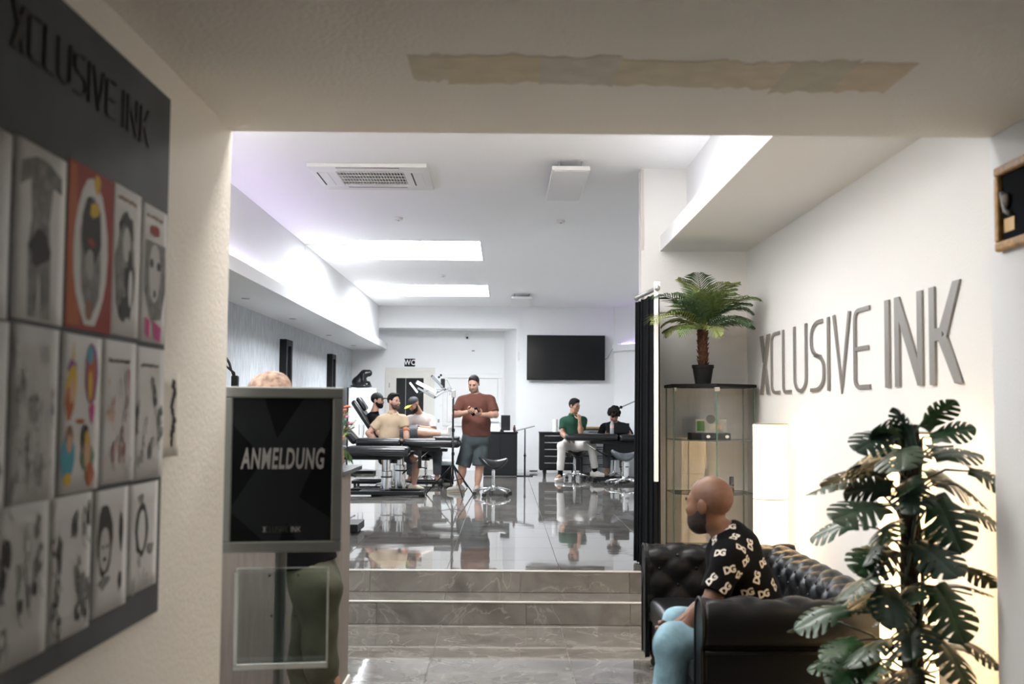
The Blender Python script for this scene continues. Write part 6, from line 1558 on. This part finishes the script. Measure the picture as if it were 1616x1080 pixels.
def heater(x0,x1,y0,y1,label):
    t = thing('ceiling_panel', label, 'heating panel', ((x0+x1)/2,(y0+y1)/2,ZC-.09), 'white panels hung under the ceiling')
    b = MB(); b.box((x0,y0,ZC-.095),(x1,y1,ZC-.06)); b.build('frame', WHITEP, t, bevel=.004)
    b = MB(); b.box((x0+.02,y0+.03,ZC-.098),(x1-.02,y1-.03,ZC-.094)); b.build('face', mat('panel_white',(.82,.82,.82),.6), t)
    for x in (x0+.06,x1-.06):
        for y in (y0+.1,y1-.1):
            b = MB(); b.cyl((x,y,ZC-.06),(x,y,ZC-.001),.01,n=8); b.build('hanger', ALU, t)
heater(.375,.69,9.35,10.74,'oblong white heating panel hung under the near ceiling')
heater(.10,.48,20.3,21.9,'oblong white heating panel hung at the far end of the ceiling')
for (x,y),lb in (((-1.177,12.34),'small white detector left of the near ceiling panel'),((.596,12.42),'small white detector right of the skylights'),((-.979,17.6),'small white detector between the two skylights')):
    t = thing('detector', lb, 'detector', (x,y,ZC-.03), 'small ceiling detectors')
    b = MB(); b.lathe((x,y,ZC-.03),[(.03,0),(.045,.008),(.048,.029)],18); b.build('housing', WHITEP, t, smooth=False)
    b = MB(); b.lathe((x,y,ZC-.036),[(.008,0),(.012,.006)],10); b.build('sensor_tip', GREYP, t)

for px_,py_,lb in ((388,471,'nearest the passage'),(462,503,'second from the passage'),(519,529,'above the nearer frame light'),(558,545,'farthest, by the back wall')):
    c = at(px_,py_,Z=ZL)
    t = thing('downlight', 'small round downlight under the left ledge, '+lb, 'downlight', (c[0],c[1],ZL-.01), 'downlights under the left ledge')
    b = MB(); b.lathe((c[0],c[1],ZL-.008),[(.030,.004),(.036,0),(.046,.001),(.048,.0075)],20); b.build('ring', ALU, t)
    b = MB(); b.lathe((c[0],c[1],ZL-.004),[(.029,0),(.029,.003)],16); b.build('lens', WHITEP, t)

# ------------------------------------------------------------------ on the reception desk
t = thing('flower_vase', 'vase of bright mixed flowers at the right end of the reception desk', 'flowers', (-.975,6.62,1.262))
vb = Vector((-.975,6.62,1.2625))
b = MB(); b.lathe(vb,[(.035,0),(.045,.02),(.05,.08),(.038,.13),(.042,.15),(.034,.148)],20); b.build('vase', mat('terracotta_vase',(.28,.15,.10),.4), t, smooth=True)
rr = random.Random(9)
LG = [mat('leaf_green_%d'%i,c,.55,var=.3) for i,c in enumerate(((.16,.22,.04),(.26,.30,.08),(.06,.12,.03)))]
FC = [mat('petal_%d'%i,c,.6) for i,c in enumerate(((.62,.22,.40),(.62,.12,.06),(.03,.38,.45),(.66,.50,.56),(.60,.30,.06),(.55,.40,.60),(.66,.60,.48)))]
heads = []
for k in range(34):
    a_ = rr.uniform(0,2*math.pi); e_ = rr.uniform(.25,1.5); L = rr.uniform(.16,.33)
    p = vb+Vector((math.cos(a_)*math.cos(e_)*L*.55,math.sin(a_)*math.cos(e_)*L*.55,.12+math.sin(e_)*L*.80)); heads.append(p)
    b = MB(); b.tube([vb+Vector((0,0,.12)),vb.lerp(p,.5)+Vector((0,0,.07)),p],[.003,.003,.002],5); b.build('flower_stem', LG[2], t)
    if k % 2 == 0:
        b = MB(); m_ = rr.choice(FC); r = rr.uniform(.016,.026)
        for i in range(7):
            q = 2*math.pi*i/7; b.ball((p.x+math.cos(q)*r*.7,p.y+math.sin(q)*r*.5,p.z+rr.uniform(-.004,.006)),(r*.55,r*.45,r*.30),7,5)
        b.ball(p+Vector((0,0,.006)),r*.4,7,5); b.build('blossom', m_, t, smooth=True)
    for j in range(5):
        l = p.lerp(vb+Vector((0,0,.14)),rr.uniform(.0,.6)); d = Vector((rr.uniform(-1,1),rr.uniform(-1,1),rr.uniform(-.3,.6))).normalized(); s_ = d.cross(Vector((0,0,1))).normalized(); ln = rr.uniform(.03,.07)
        b = MB(); b.add([l,l+d*ln*.5+s_*ln*.22,l+d*ln,l+d*ln*.5-s_*ln*.22],[(0,1,2,3)]); b.build('flower_leaf', rr.choice(LG), t, fixn=False)
for dx_,dz_,dl in ((.05,.12,.09),(.07,.10,.08)):
    l = vb+Vector((dx_,-.02,dz_)); b = MB(); b.add([l,l+Vector((.025,0,-dl*.4)),l+Vector((.035,0,-dl)),l+Vector((.0,0,-dl*.5))],[(0,1,2,3)]); b.build('flower_leaf', LG[2], t, fixn=False)
t = thing('desk_plant', 'small bright green plant on the desk at the passage corner', 'plant', (-1.63,6.62,1.262))
vb = Vector((-1.63,6.62,1.2625)); b = MB(); b.lathe(vb,[(.04,0),(.055,.08),(.050,.08),(.045,.07),(.001,.07)],18); b.build('pot', BLACKM, t)
for k in range(40):
    a_ = rr.uniform(0,6.28); e_ = rr.uniform(.3,1.5); L = rr.uniform(.06,.17); d = Vector((math.cos(a_)*math.cos(e_),math.sin(a_)*math.cos(e_),math.sin(e_))); s_ = d.cross(Vector((0,0,1))).normalized() if abs(d.z)<.99 else Vector((1,0,0)); l = vb+Vector((0,0,.06))+d*L*.4
    b = MB(); b.add([l,l+d*L*.3+s_*.022,l+d*L*.7,l+d*L*.3-s_*.022],[(0,1,2,3)]); b.build('leaf', LG[k%2], t, fixn=False)
# black task lamp standing on the desk behind the passage wall
t = thing('task_lamp', 'black jointed task lamp beyond the passage corner', 'lamp', (-2.45,10.2,U))
j0 = Vector(tuple(at(371,602,Y=10.2))); j1 = Vector(tuple(at(365,585,Y=10.2))); j2 = Vector(tuple(at(355,562,Y=10.2))); j3 = Vector(tuple(at(347,578,Y=10.2)))
b = MB(); b.cyl((j0.x,10.2,U+.03),tuple(j0),.014,n=10); b.build('pole', BLACK, t, smooth=True)
b = MB(); b.lathe((j0.x,10.2,U),[(.15,0),(.15,.02),(.03,.035)],24); b.build('base', BLACK, t)
b = MB(); b.tube([j0,j0.lerp(j1,.6)+Vector((.01,0,.02)),j1,j1.lerp(j2,.5)+Vector((.012,0,.0)),j2],.012,8); b.build('upper_arm', BLACK, t, smooth=True)
b = MB(); b.tube([j0,j0+Vector((-.03,0,.09)),j3+Vector((.04,0,.015)),j3],.010,8); b.build('lower_arm', BLACK, t, smooth=True)
b = MB(); b.box(tuple(j0-Vector((.03,.03,.05))),tuple(j0+Vector((.03,.03,.05)))); b.build('joint_box', BLACK, t, bevel=.008)
b = MB(); q = Vector(tuple(at(355,628,Y=10.2))); b.cyl(q+Vector((-.10,0,-.06)),q+Vector((.03,0,.05)),.045,.03,n=14); b.build('lamp_head', GREYP, t, smooth=True)
# low black box on the floor by the desk
t = thing('foot_switch', 'low black box on the studio floor beside the desk', 'box', (-1.6,11.75,U))
b = MB(); b.box((-1.95,11.55,U+.02),(-1.47,12.1,U+.10)); b.build('casing', BLACK, t, bevel=.006)
for x in (-1.9,-1.52):
    for y in (11.6,12.05):
        b = MB(); b.cyl((x,y,U),(x,y,U+.022),.02,n=10); b.build('foot', RUBBER, t)
